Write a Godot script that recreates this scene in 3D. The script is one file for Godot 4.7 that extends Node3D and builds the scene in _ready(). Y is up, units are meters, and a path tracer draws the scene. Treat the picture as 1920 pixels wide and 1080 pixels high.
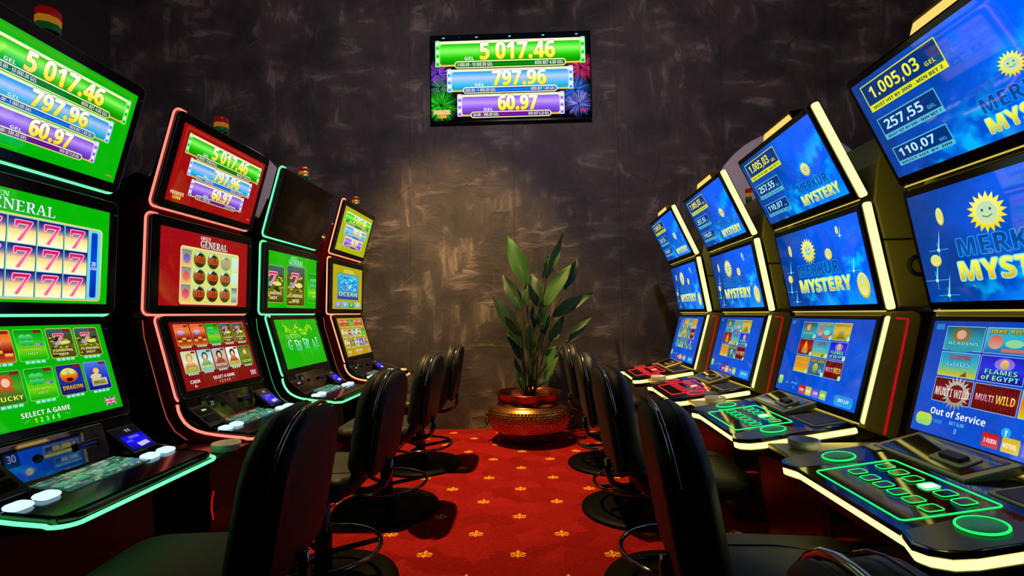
extends Node3D
# A casino aisle: two rows of slot machines, swivel chairs, a potted plant and a jackpot screen on a stucco wall.

var used := {}
var mats := {}
var sans: SystemFont
var serif: SystemFont
var glyphs := {}
var cv: Image          # the picture being painted
const CW := 1600
const CH := 880

# ---------------------------------------------------------------- names and metas
func numbered(called: String) -> String:
	var n: int = used.get(called, 0)
	used[called] = n + 1
	return called if n == 0 else "%s_%03d" % [called, n]

func tag(o: Node, label: String, category: String, group := "") -> void:
	o.set_meta("label", label)
	o.set_meta("category", category)
	if group != "":
		o.set_meta("group", group)

func thing(called: String, label: String, category: String, at := Vector3.ZERO, turn := 0.0, group := "") -> Node3D:
	var o := Node3D.new()
	o.name = numbered(called)
	add_child(o)
	o.position = at
	o.rotation.y = turn
	tag(o, label, category, group)
	return o

func part(parent: Node, called: String, st: SurfaceTool, m: Material, label := "") -> MeshInstance3D:
	st.generate_normals()
	var o := MeshInstance3D.new()
	o.name = called
	o.mesh = st.commit()
	o.material_override = m
	if label != "":
		o.set_meta("label", label)
	parent.add_child(o, true)
	return o

func struct(called: String, st: SurfaceTool, m: Material, label := "") -> MeshInstance3D:
	var o := part(self, called, st, m, label)
	o.set_meta("kind", "structure")
	return o

# ---------------------------------------------------------------- materials
func mat(key: String, col: Color, rough: float, metal := 0.0) -> StandardMaterial3D:
	if not mats.has(key):
		var m := StandardMaterial3D.new()
		m.albedo_color = col
		m.roughness = rough
		m.metallic = metal
		mats[key] = m
	return mats[key]

func glow(key: String, col: Color, energy: float) -> StandardMaterial3D:
	if not mats.has(key):
		var m := StandardMaterial3D.new()
		m.albedo_color = Color(0.05, 0.05, 0.05)
		m.roughness = 0.4
		m.emission_enabled = true
		m.emission = col
		m.emission_energy_multiplier = energy
		mats[key] = m
	return mats[key]

func screen_mat(img: Image, energy: float) -> StandardMaterial3D:
	var m := StandardMaterial3D.new()
	m.albedo_color = Color(0.01, 0.01, 0.012)
	m.roughness = 0.03
	m.metallic_specular = 0.75
	m.emission_enabled = true
	m.emission = Color.BLACK
	m.emission_texture = ImageTexture.create_from_image(img)
	m.emission_energy_multiplier = energy
	m.texture_repeat = false
	return m

# ---------------------------------------------------------------- shapes
func new_st(smooth := false) -> SurfaceTool:
	var st := SurfaceTool.new()
	st.begin(Mesh.PRIMITIVE_TRIANGLES)
	st.set_smooth_group(0 if smooth else -1)
	return st

func tri(st: SurfaceTool, a: Vector3, b: Vector3, c: Vector3) -> void:   # a, b, c run counter-clockwise seen from the front
	st.add_vertex(a)
	st.add_vertex(c)
	st.add_vertex(b)

func quad(st: SurfaceTool, a: Vector3, b: Vector3, c: Vector3, d: Vector3) -> void:
	tri(st, a, b, c)
	tri(st, a, c, d)

func inset(p: PackedVector2Array, by: float) -> PackedVector2Array:
	var out := PackedVector2Array()
	var n := p.size()
	for i in n:
		var e0 := (p[i] - p[(i + n - 1) % n]).normalized()
		var e1 := (p[(i + 1) % n] - p[i]).normalized()
		var n0 := Vector2(-e0.y, e0.x)
		var n1 := Vector2(-e1.y, e1.x)
		var m := n0 + n1
		var k := m.length_squared()
		out.append(p[i] + (m * (2.0 * by / k) if k > 0.3 else n0 * by))
	return out

# A bevelled plate: poly runs counter-clockwise in (e1, e2), its front lies at o and looks along n, its body reaches back by thick.
func slab(st: SurfaceTool, poly: PackedVector2Array, o: Vector3, e1: Vector3, e2: Vector3, thick: float, bevel := 0.0) -> void:
	var n := e1.cross(e2).normalized()
	var p := poly
	if Geometry2D.is_polygon_clockwise(p):
		p = p.duplicate()
		p.reverse()
	var q := inset(p, bevel) if bevel > 0.0 else p
	var tris := Geometry2D.triangulate_polygon(q)
	var rings := [[q, 0.0]]
	if bevel > 0.0:
		rings.append([p, bevel])
		rings.append([p, thick - bevel])
		rings.append([q, thick])
	else:
		rings.append([p, thick])
	for i in range(0, tris.size(), 3):
		var a := q[tris[i]]
		var b := q[tris[i + 1]]
		var c := q[tris[i + 2]]
		if (b - a).cross(c - a) < 0.0:
			var t := b
			b = c
			c = t
		tri(st, o + e1 * a.x + e2 * a.y, o + e1 * b.x + e2 * b.y, o + e1 * c.x + e2 * c.y)
		tri(st, o - n * thick + e1 * a.x + e2 * a.y, o - n * thick + e1 * c.x + e2 * c.y, o - n * thick + e1 * b.x + e2 * b.y)
	for k in rings.size() - 1:
		var ra: PackedVector2Array = rings[k][0]
		var rb: PackedVector2Array = rings[k + 1][0]
		var da: float = rings[k][1]
		var db: float = rings[k + 1][1]
		for i in ra.size():
			var j := (i + 1) % ra.size()
			quad(st, o + e1 * ra[i].x + e2 * ra[i].y - n * da, o + e1 * rb[i].x + e2 * rb[i].y - n * db,
				o + e1 * rb[j].x + e2 * rb[j].y - n * db, o + e1 * ra[j].x + e2 * ra[j].y - n * da)

func rrect(w: float, h: float, r: float, seg := 5) -> PackedVector2Array:
	return rrect4(w, h, [r, r, r, r], seg)

func rrect4(w: float, h: float, r: Array, seg := 5) -> PackedVector2Array:   # radii from the lower left, counter-clockwise
	var out := PackedVector2Array()
	var cs := [Vector2(-1, -1), Vector2(1, -1), Vector2(1, 1), Vector2(-1, 1)]
	for k in 4:
		var rr: float = r[k]
		var c := Vector2(cs[k].x * (w * 0.5 - rr), cs[k].y * (h * 0.5 - rr))
		if rr <= 0.0001:
			out.append(c)
			continue
		for i in seg + 1:
			var a := PI + PI * 0.5 * k + PI * 0.5 * i / seg
			out.append(c + Vector2(cos(a), sin(a)) * rr)
	return out

func box(st: SurfaceTool, c: Vector3, s: Vector3, bevel := 0.0) -> void:
	slab(st, rrect(s.x, s.z, 0.0), c + Vector3(0, s.y * 0.5, 0), Vector3(0, 0, 1) * 0 + Vector3.RIGHT, Vector3.FORWARD, s.y, bevel)

func tube(st: SurfaceTool, path: PackedVector3Array, r: float, sides := 8, closed := false) -> void:
	var n := path.size()
	var rings := []
	var up := Vector3.ZERO
	for i in n:
		var prev := path[(i + n - 1) % n] if closed or i > 0 else path[i]
		var next := path[(i + 1) % n] if closed or i < n - 1 else path[i]
		var t := (next - prev).normalized()
		if i == 0:
			up = Vector3.UP if absf(t.y) < 0.9 else Vector3.RIGHT
		up = (up - t * up.dot(t)).normalized()
		var side := t.cross(up)
		var ring := PackedVector3Array()
		for k in sides:
			var a := TAU * k / sides
			ring.append(path[i] + (up * cos(a) + side * sin(a)) * r)
		rings.append(ring)
	for i in (n if closed else n - 1):
		var a: PackedVector3Array = rings[i]
		var b: PackedVector3Array = rings[(i + 1) % n]
		for k in sides:
			var l := (k + 1) % sides
			quad(st, a[k], b[k], b[l], a[l])
	if not closed:
		for k in range(1, sides - 1):
			tri(st, rings[0][0], rings[0][k], rings[0][k + 1])
			tri(st, rings[n - 1][0], rings[n - 1][k + 1], rings[n - 1][k])

func lathe(st: SurfaceTool, prof: PackedVector2Array, c: Vector3, seg := 32) -> void:   # prof: (radius, height), from the bottom outwards and up
	for i in prof.size() - 1:
		for k in seg:
			var a := TAU * k / seg
			var b := TAU * ((k + 1) % seg) / seg
			var pa := c + Vector3(cos(a) * prof[i].x, prof[i].y, -sin(a) * prof[i].x)
			var pb := c + Vector3(cos(b) * prof[i].x, prof[i].y, -sin(b) * prof[i].x)
			var pc := c + Vector3(cos(b) * prof[i + 1].x, prof[i + 1].y, -sin(b) * prof[i + 1].x)
			var pd := c + Vector3(cos(a) * prof[i + 1].x, prof[i + 1].y, -sin(a) * prof[i + 1].x)
			if prof[i].x > 0.0001:
				tri(st, pa, pb, pc)
			if prof[i + 1].x > 0.0001:
				tri(st, pa, pc, pd)

func ring_path(c: Vector3, r: float, e1: Vector3, e2: Vector3, seg := 32) -> PackedVector3Array:
	var out := PackedVector3Array()
	for i in seg:
		out.append(c + e1 * cos(TAU * i / seg) * r + e2 * sin(TAU * i / seg) * r)
	return out

# a flat picture surface: left/right/top/bottom from the viewer's side, with its own picture coordinates
func picture(parent: Node, called: String, c: Vector3, right: Vector3, up: Vector3, w: float, h: float, m: Material, label := "", thick := 0.004) -> MeshInstance3D:
	var st := new_st()
	var hw := right * w * 0.5
	var hh := up * h * 0.5
	var n := right.cross(up).normalized()
	var cs := [c - hw + hh, c + hw + hh, c + hw - hh, c - hw - hh]
	var uv := [Vector2(0, 0), Vector2(1, 0), Vector2(1, 1), Vector2(0, 1)]
	for t in [[0, 1, 2], [0, 2, 3]]:
		for i in t:
			st.set_uv(uv[i])
			st.add_vertex(cs[i])
	for i in 4:      # thin rim that joins the picture to what carries it
		var j := (i + 1) % 4
		for v in [cs[i], cs[i] - n * thick, cs[j] - n * thick, cs[i], cs[j] - n * thick, cs[j]]:
			st.set_uv(Vector2(0.5, 0.002))
			st.add_vertex(v)
	return part(parent, called, st, m, label)

# ---------------------------------------------------------------- painting (flat pictures shown by the screens, printed cards, carpet weave)
func canvas(bg: Color, w := CW, h := CH) -> void:
	cv = Image.create(w, h, false, Image.FORMAT_RGB8)
	cv.fill(bg)

func done(by := 2) -> Image:
	cv.resize(cv.get_width() / by, cv.get_height() / by, Image.INTERPOLATE_BILINEAR)
	return cv

func R(x: float, y: float, w: float, h: float, c: Color) -> void:
	cv.fill_rect(Rect2i(roundi(x), roundi(y), maxi(1, roundi(w)), maxi(1, roundi(h))), c)

func grad(cs: Array, t: float) -> Color:
	t = clampf(t, 0.0, 1.0) * (cs.size() - 1)
	var i := mini(int(t), cs.size() - 2)
	return (cs[i] as Color).lerp(cs[i + 1], t - i)

func G(x: float, y: float, w: float, h: float, cs: Array) -> void:
	for j in int(h):
		cv.fill_rect(Rect2i(roundi(x), roundi(y) + j, roundi(w), 1), grad(cs, j / h))

func RR(x: float, y: float, w: float, h: float, r: float, cs: Array) -> void:
	for j in int(h):
		var d := 0.0
		if j < r:
			d = r - sqrt(maxf(0.0, r * r - (r - j - 0.5) * (r - j - 0.5)))
		elif j > h - r:
			d = r - sqrt(maxf(0.0, r * r - (j + 0.5 - h + r) * (j + 0.5 - h + r)))
		var c: Color = cs[0] if cs.size() == 1 else grad(cs, j / h)
		cv.fill_rect(Rect2i(roundi(x + d), roundi(y) + j, maxi(1, roundi(w - 2 * d)), 1), c)

func EL(cx: float, cy: float, rx: float, ry: float, cs: Array) -> void:
	for j in range(-int(ry), int(ry) + 1):
		var w := rx * sqrt(maxf(0.0, 1.0 - j * j / (ry * ry)))
		var c: Color = cs[0] if cs.size() == 1 else grad(cs, (j + ry) / (2.0 * ry))
		if w >= 0.5:
			cv.fill_rect(Rect2i(roundi(cx - w), roundi(cy) + j, maxi(1, roundi(2 * w)), 1), c)

func PG(p: PackedVector2Array, cs: Array) -> void:
	var lo := p[0].y
	var hi := p[0].y
	for v in p:
		lo = minf(lo, v.y)
		hi = maxf(hi, v.y)
	for y in range(maxi(0, floori(lo)), mini(cv.get_height() - 1, ceili(hi)) + 1):
		var xs := []
		var yc := y + 0.5
		for i in p.size():
			var a := p[i]
			var b := p[(i + 1) % p.size()]
			if (a.y <= yc) != (b.y <= yc):
				xs.append(a.x + (yc - a.y) / (b.y - a.y) * (b.x - a.x))
		xs.sort()
		var c: Color = cs[0] if cs.size() == 1 else grad(cs, (yc - lo) / maxf(1.0, hi - lo))
		for i in range(0, xs.size() - 1, 2):
			var x0 := ceili(xs[i] - 0.5)
			var x1 := ceili(xs[i + 1] - 0.5)
			if x1 > x0:
				cv.fill_rect(Rect2i(x0, y, x1 - x0, 1), c)

func LN(x0: float, y0: float, x1: float, y1: float, w: float, c: Color, w1 := -1.0) -> void:
	var d := Vector2(x1 - x0, y1 - y0).normalized().orthogonal() * 0.5
	var e := d * (w if w1 < 0.0 else w1)
	d *= w
	PG(PackedVector2Array([Vector2(x0, y0) + d, Vector2(x1, y1) + e, Vector2(x1, y1) - e, Vector2(x0, y0) - d]), [c])

func glyph_tris(text: String, f: SystemFont) -> Array:
	var key := text + f.font_names[0]
	if not glyphs.has(key):
		var t := TextMesh.new()
		t.font = f
		t.text = text
		t.font_size = 64
		t.pixel_size = 1.0
		t.depth = 0.0
		t.curve_step = 3.0
		t.width = 4000
		var v: PackedVector3Array = t.get_mesh_arrays()[0]
		var lo := Vector2(1e9, 1e9)
		var hi := -lo
		for p in v:
			lo = lo.min(Vector2(p.x, p.y))
			hi = hi.max(Vector2(p.x, p.y))
		var q := PackedVector2Array()
		for p in v:
			q.append(Vector2((p.x - lo.x) / (hi.x - lo.x), (hi.y - p.y) / (hi.y - lo.y)))
		glyphs[key] = q
	return [glyphs[key]]

# lettering fitted into a rectangle, with an optional upright run of colours, an outline and a slant
func T(text: String, x: float, y: float, w: float, h: float, cs: Array, f: SystemFont = null, edge := 0.0, ec := Color.BLACK, slant := 0.0, bold := 0.0) -> void:
	var q: PackedVector2Array = glyph_tris(text, f if f else sans)[0]
	var passes := [[Vector2.ZERO, cs]]
	if edge > 0.0:
		passes = []
		for k in 8:
			passes.append([Vector2.from_angle(TAU * k / 8.0) * edge, [ec]])
		for k in (4 if bold > 0.0 else 0):
			passes.append([Vector2.from_angle(TAU * k / 4.0) * bold, cs])
		passes.append([Vector2.ZERO, cs])
	for ps in passes:
		var off: Vector2 = ps[0]
		var cc: Array = ps[1]
		for i in range(0, q.size(), 3):
			var a := Vector2(x + q[i].x * w + q[i].y * slant * w, y + q[i].y * h) + off
			var b := Vector2(x + q[i + 1].x * w + q[i + 1].y * slant * w, y + q[i + 1].y * h) + off
			var c := Vector2(x + q[i + 2].x * w + q[i + 2].y * slant * w, y + q[i + 2].y * h) + off
			var lo := minf(a.y, minf(b.y, c.y))
			var hi := maxf(a.y, maxf(b.y, c.y))
			for yy in range(maxi(0, ceili(lo - 0.5)), mini(cv.get_height(), ceili(hi - 0.5))):
				var yc := yy + 0.5
				var x0 := 1e9
				var x1 := -1e9
				for e in [[a, b], [b, c], [c, a]]:
					var p: Vector2 = e[0]
					var r: Vector2 = e[1]
					if (p.y <= yc) != (r.y <= yc):
						var xx := p.x + (yc - p.y) / (r.y - p.y) * (r.x - p.x)
						x0 = minf(x0, xx)
						x1 = maxf(x1, xx)
				var i0 := ceili(x0 - 0.5)
				var i1 := ceili(x1 - 0.5)
				if i1 > i0:
					cv.fill_rect(Rect2i(i0, yy, i1 - i0, 1), cc[0] if cc.size() == 1 else grad(cc, (yc - y) / h))

func burst(rng: RandomNumberGenerator, cx: float, cy: float, r: float, cs: Array, n: int) -> void:
	for k in n:
		var a := rng.randf() * TAU
		var l := r * sqrt(rng.randf_range(0.15, 1.0))
		var s := rng.randf_range(0.1, 0.5) * l
		var c: Color = (cs[rng.randi() % cs.size()] as Color) * rng.randf_range(0.5, 1.0)
		LN(cx + cos(a) * s, cy + sin(a) * s, cx + cos(a) * l, cy + sin(a) * l, 5.0, c, 2.0)

func soft(w: int, h: int, seed_: int, freq: float, oct := 4) -> Image:
	var n := FastNoiseLite.new()
	n.seed = seed_
	n.noise_type = FastNoiseLite.TYPE_SIMPLEX_SMOOTH
	n.frequency = freq
	n.fractal_octaves = oct
	return n.get_image(w, h)

const W1 := Color(1, 1, 1)
const GOLD := Color(0.95, 0.75, 0.2)
const YEL := Color(1.0, 0.93, 0.25)

# the three jackpot plaques, laid out inside a rectangle
func plaques(x: float, y: float, w: float, h: float) -> void:
	var rows := [
		[0.015, 0.985, 0.03, 0.36, [Color(0.1, 0.75, 0.05), Color(0.55, 1.0, 0.4), Color(0.1, 0.75, 0.0), Color(0.05, 0.5, 0.0)], "5 017.46", 0.307, 0.79, 0.206, "3 000.00 - 10 000.00 GEL", "MIN BET 4.00 GEL", Color(0.0, 0.35, 0.0), Color(0.55, 0.95, 0.5)],
		[0.09, 0.905, 0.37, 0.66, [Color(0.1, 0.6, 0.9), Color(0.72, 0.78, 1.0), Color(0.3, 0.72, 0.95), Color(0.0, 0.6, 0.75)], "797.96", 0.385, 0.73, 0.27, "600.00 - 1 000.00 GEL", "MIN BET 1.00 GEL", Color(0.05, 0.3, 0.65), Color(0.75, 0.85, 1.0)],
		[0.155, 0.845, 0.67, 0.95, [Color(0.5, 0.35, 0.85), Color(0.75, 0.6, 1.0), Color(0.5, 0.3, 0.85), Color(0.35, 0.2, 0.65)], "60.97", 0.42, 0.67, 0.325, "50.00 - 100.00 GEL", "MIN BET 0.20 GEL", Color(0.3, 0.05, 0.4), Color(0.85, 0.78, 1.0)]]
	for r in rows:
		var x0: float = x + r[0] * w
		var x1: float = x + r[1] * w
		var y0: float = y + r[2] * h
		var y1: float = y + r[3] * h
		var hh := y1 - y0
		var e := 0.016 * w
		var cc: Array = r[4]
		RR(x0 + e, y0, x1 - x0 - 2 * e, hh * 0.92, e * 1.2, [Color(1, 1, 0.85), Color(0.85, 0.8, 0.35), Color(1, 1, 0.9), Color(0.9, 0.7, 0.2)])
		RR(x0 + e * 2, y0 + hh * 0.1, x1 - x0 - 4 * e, hh * 0.75, e, cc)
		for sx in [x0, x1 - 2 * e]:                     # ornament posts at both ends
			RR(sx, y0 - 0.01 * h, 2 * e, hh * 0.96, e * 0.6, [r[12]])
			for k in 6:
				RR(sx + e * 0.45, y0 + hh * (0.04 + 0.148 * k), e * 1.1, hh * 0.1, e * 0.3, [Color(0.96, 1, 1) if k % 2 == 0 else cc[0]])
		var sx0 := x0 + (x1 - x0) * 0.14
		var sw := (x1 - x0) * 0.72
		RR(sx0 - e * 0.7, y1 - hh * 0.27, sw + 1.4 * e, hh * 0.27, hh * 0.13, [Color(1, 1, 0.75), Color(0.9, 0.9, 0.6)])
		RR(sx0 - e * 0.3, y1 - hh * 0.23, sw + 0.6 * e, hh * 0.19, hh * 0.09, [r[11], (r[11] as Color) * 1.6, r[11]])
		T(r[9], sx0 + e * 0.4, y1 - hh * 0.205, sw * 0.33, hh * 0.13, [W1], null, 2.0, Color(0.05, 0.05, 0.1))
		T(r[10], sx0 + sw * 0.73, y1 - hh * 0.205, sw * 0.26, hh * 0.13, [W1], null, 2.0, Color(0.05, 0.05, 0.1))
		T(r[5], x + r[6] * w, y0 + hh * 0.07, (r[7] - r[6]) * w, hh * 0.62, [W1, Color(1, 1, 0.85), Color(1, 0.95, 0.35), Color(1, 0.85, 0.15)], null, 9.0, (cc[3] as Color).lerp(Color(0.9, 0.55, 0.1), 0.45), 0.0, 5.0)
		T("GEL", x + r[8] * w, y0 + hh * 0.58, 0.06 * w, hh * 0.12, [W1], null, 2.0, cc[3])

func paint_jackpot(bg: Color, logo: bool) -> Image:
	canvas(bg)
	RR(40, 20, CW - 80, CH - 70, 40, [bg.lerp(Color(0.85, 0.6, 0.1), 0.25), bg])
	R(70, 50, CW - 140, CH - 130, bg)
	plaques(CW * 0.05, CH * 0.07, CW * 0.93, CH * 0.86)
	if logo:
		T("PREMIER", CW * 0.03, CH * 0.86, CW * 0.13, CH * 0.045, [Color(1, 0.9, 0.7)], null, 3.0, Color(0.7, 0.25, 0.1))
		T("LINK", CW * 0.06, CH * 0.915, CW * 0.08, CH * 0.04, [YEL], null, 3.0, Color(0.6, 0.4, 0.1))
	PG(PackedVector2Array([Vector2(CW * 0.925, CH * 0.94), Vector2(CW * 0.96, CH * 0.925), Vector2(CW * 0.985, CH * 0.95), Vector2(CW * 0.95, CH * 0.945)]), [Color(0.95, 0.4, 0.3)])
	return done()

func paint_tv() -> Image:
	canvas(Color(0.0, 0.02, 0.05))
	var rng := RandomNumberGenerator.new()
	rng.seed = 5
	for k in 130:
		var c := Color(0.2, 0.45, 0.6) * rng.randf_range(0.3, 1.2)
		EL(rng.randf() * CW, rng.randf() * CH, 3, 3, [c])
	burst(rng, 70, 390, 150, [Color(0.5, 0.15, 0.9), Color(0.35, 0.1, 0.7), Color(0.7, 0.5, 1.0)], 260)
	burst(rng, 90, 540, 120, [Color(0.1, 0.3, 0.25), Color(0.2, 0.5, 0.4), Color(0.5, 0.7, 0.6)], 160)
	burst(rng, 100, 720, 190, [Color(0.1, 0.8, 0.1), Color(0.3, 1.0, 0.2), Color(0.0, 0.5, 0.05)], 420)
	burst(rng, CW - 90, 370, 170, [Color(0.85, 0.1, 0.4), Color(1.0, 0.35, 0.55), Color(0.6, 0.05, 0.3)], 320)
	burst(rng, CW - 150, 600, 170, [Color(0.1, 0.35, 0.95), Color(0.3, 0.6, 1.0), Color(0.05, 0.2, 0.6)], 320)
	burst(rng, CW - 120, 740, 150, [Color(0.35, 0.35, 0.9), Color(0.75, 0.7, 1.0), Color(0.2, 0.25, 0.7)], 300)
	plaques(CW * 0.012, CH * 0.035, CW * 0.976, CH * 0.99)
	T("PREMIER", CW * 0.015, CH * 0.875, CW * 0.105, CH * 0.045, [Color(1, 0.55, 0.25)], null, 3.0, Color(1, 0.95, 0.8))
	T("LINK", CW * 0.045, CH * 0.93, CW * 0.05, CH * 0.035, [Color(1, 0.8, 0.3)], null, 3.0, Color(0.8, 0.5, 0.1))
	T("EGT", CW * 0.935, CH * 0.9, CW * 0.05, CH * 0.035, [Color(0.9, 0.2, 0.35)])
	for k in 5:
		EL(CW * (0.08 + 0.21 * k), CH * 0.025, 14, 6, [Color(0.6, 0.95, 1.0)])
	return done()

func seven(x: float, y: float, w: float, h: float) -> void:
	T("7", x + w * 0.1, y, w * 0.9, h, [Color(0.85, 0.05, 0.3), Color(1.0, 0.4, 0.6), Color(0.95, 0.35, 0.4)], serif, w * 0.055, Color(1.0, 0.75, 0.9), -0.1)

func head(text_col: Color, sub: String, x := 0.5, w := 0.3, y := 0.05) -> void:
	T(sub, CW * (x - w * 0.5), CH * y, CW * w * 0.36, CH * 0.045, [text_col], serif)
	T("GENERAL", CW * (x - w * 0.5), CH * (y + 0.055), CW * w, CH * 0.1, [text_col, Color(0.8, 0.95, 0.9)], serif, 2.0, Color(0.1, 0.2, 0.15))

func paint_sevens() -> Image:
	var bg := Color(0.0, 0.72, 0.0)
	canvas(bg)
	head(Color(0.85, 1.0, 0.92), "GREEN", 0.46, 0.38, 0.03)
	RR(CW * 0.085, CH * 0.21, CW * 0.87, CH * 0.765, 40, [Color(0.95, 0.85, 0.5), Color(0.75, 0.95, 0.7), Color(0.9, 0.75, 0.4)])
	RR(CW * 0.095, CH * 0.225, CW * 0.85, CH * 0.735, 34, [Color(0.5, 0.85, 0.8)])
	for i in 5:
		for j in 3:
			var x := CW * (0.105 + 0.152 * i)
			var y := CH * (0.235 + 0.24 * j)
			G(x, y, CW * 0.142, CH * 0.235, [Color(0.05, 0.08, 0.45), Color(0.35, 0.3, 0.6), Color(1.0, 0.85, 0.55), Color(1.0, 0.98, 0.7), Color(0.98, 1, 0.85)])
			seven(x + CW * 0.025, y + CH * 0.03, CW * 0.095, CH * 0.18)
		R(CW * (0.247 + 0.152 * i), CH * 0.235, 6, CH * 0.715, Color(0.1, 0.25, 0.3))
	RR(CW * 0.872, CH * 0.24, CW * 0.058, CH * 0.71, 26, [Color(0.4, 0.85, 1.0)])
	RR(CW * 0.88, CH * 0.255, CW * 0.042, CH * 0.68, 20, [Color(0.0, 0.2, 0.75), Color(0.0, 0.3, 0.9), Color(0.0, 0.15, 0.65)])
	T("20", CW * 0.887, CH * 0.56, CW * 0.028, CH * 0.045, [W1])
	T("LINES", CW * 0.882, CH * 0.615, CW * 0.038, CH * 0.03, [W1])
	return done()

func paint_wild() -> Image:
	canvas(Color(0.62, 0.03, 0.06))
	head(W1, "GREEN", 0.56, 0.32, 0.03)
	RR(CW * 0.19, CH * 0.2, CW * 0.69, CH * 0.78, 40, [Color(1, 0.85, 0.65), Color(1, 0.8, 0.6)])
	RR(CW * 0.2, CH * 0.22, CW * 0.67, CH * 0.74, 34, [Color(0.8, 0.85, 0.45), Color(0.85, 0.9, 0.5), Color(0.9, 0.85, 0.4)])
	var fruit := [Color(0.4, 0.3, 0.7), Color(0.85, 0.3, 0.25), Color(0.85, 0.2, 0.35)]
	for j in 3:
		var y := CH * (0.245 + 0.235 * j)
		G(CW * 0.205, y, CW * 0.1, CH * 0.22, [Color(0.55, 0.5, 0.6), Color(0.75, 0.65, 0.6), Color(1, 0.75, 0.3)])
		EL(CW * 0.255, y + CH * 0.12, 55, 60, [fruit[j], (fruit[j] as Color).lerp(W1, 0.3)])
		EL(CW * 0.265, y + CH * 0.04, 20, 24, [Color(0.4, 0.7, 0.2)])
		for i in 3:
			var fade := (0.62 if j == 0 else 0.15) if i == 2 else 0.0
			var hz := Color(0.8, 0.9, 0.7)
			var cx := CW * (0.395 + 0.155 * i)
			var cy := y + CH * 0.112
			EL(cx, cy, 108, 98, [Color(0.55, 0.7, 0.55).lerp(hz, fade), Color(0.2, 0.3, 0.1).lerp(hz, fade)])
			EL(cx + 6, cy + 4, 96, 84, [Color(0.12, 0.1, 0.05).lerp(hz, fade), Color(0.3, 0.28, 0.1).lerp(hz, fade), Color(0.15, 0.12, 0.05).lerp(hz, fade)])
			PG(PackedVector2Array([Vector2(cx - 95, cy - 20), Vector2(cx - 60, cy - 82), Vector2(cx, cy - 92), Vector2(cx - 45, cy - 40)]), [Color(0.8, 0.92, 0.9).lerp(hz, fade)])
			T("WILD", cx - 88, cy - 42, 176, 84, [Color(1.0, 0.45, 0.15).lerp(hz, fade), Color(0.95, 0.25, 0.1).lerp(hz, fade)], null, 5.0, Color(0.3, 0.08, 0.0).lerp(hz, fade))
		G(CW * 0.79, y, CW * 0.075, CH * 0.22, [Color(0.8, 0.95, 0.85), Color(0.75, 0.95, 0.95), Color(0.85, 0.9, 0.6)] if j < 2 else [Color(0.4, 0.45, 0.5), Color(0.7, 0.85, 0.7), Color(0.5, 0.5, 0.55)])
	return done()

func flaming(x: float, y: float, w: float, h: float, rng: RandomNumberGenerator) -> void:   # a game card: gold heap, pink seven, two lines of name
	RR(x, y, w, h, w * 0.08, [Color(1, 0.85, 0.45)])
	RR(x + 5, y + 5, w - 10, h - 10, w * 0.07, [Color(0.2, 0.4, 0.45), Color(0.25, 0.3, 0.1), Color(0.4, 0.4, 0.05), Color(0.3, 0.25, 0.03)])
	for k in 40:
		var c := Color(0.75, 0.7, 0.15) if k % 3 else Color(0.08, 0.07, 0.02)
		EL(x + w * rng.randf_range(0.1, 0.9), y + h * rng.randf_range(0.25, 0.93), w * rng.randf_range(0.03, 0.1), h * 0.025, [c])
	EL(x + w * 0.66, y + h * 0.48, w * 0.2, h * 0.06, [Color(0.85, 0.9, 0.5)])
	EL(x + w * 0.3, y + h * 0.5, w * 0.12, h * 0.06, [Color(0.3, 0.65, 0.75)])
	seven(x + w * 0.22, y + h * 0.19, w * 0.42, h * 0.34)
	T("FLAMING", x + w * 0.13, y + h * 0.7, w * 0.74, h * 0.085, [Color(1, 1, 0.8), Color(1, 0.9, 0.5)], null, w * 0.012, Color(0.3, 0.2, 0.02))
	T("HOT", x + w * 0.32, y + h * 0.83, w * 0.36, h * 0.08, [Color(1, 1, 0.8)], null, w * 0.012, Color(0.3, 0.2, 0.02))

func clover(x: float, y: float, w: float, h: float) -> void:
	RR(x, y, w, h, w * 0.07, [Color(0.45, 1.0, 0.35)])
	RR(x + 5, y + 5, w - 10, h - 10, w * 0.06, [Color(0.05, 0.55, 0.1), Color(0.1, 0.75, 0.1), Color(0.45, 0.85, 0.05), Color(0.05, 0.65, 0.05)])
	for k in 4:
		var a := TAU * (k + 0.5) / 4.0
		EL(x + w * 0.38 + cos(a) * w * 0.15, y + h * 0.34 + sin(a) * h * 0.11, w * 0.14, h * 0.1, [Color(0.35, 0.95, 0.4), Color(0.1, 0.6, 0.3)])
	EL(x + w * 0.72, y + h * 0.5, w * 0.06, h * 0.04, [Color(0.85, 0.4, 0.85)])
	EL(x + w * 0.86, y + h * 0.5, w * 0.06, h * 0.04, [Color(0.3, 0.4, 0.85)])
	T("SHINING", x + w * 0.15, y + h * 0.6, w * 0.7, h * 0.08, [Color(0.85, 1, 0.3)], null, 2.0, Color(0.1, 0.4, 0.0))
	T("HOT", x + w * 0.32, y + h * 0.74, w * 0.36, h * 0.08, [Color(0.7, 1, 0.5)], null, 2.0, Color(0.1, 0.4, 0.0))

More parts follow.
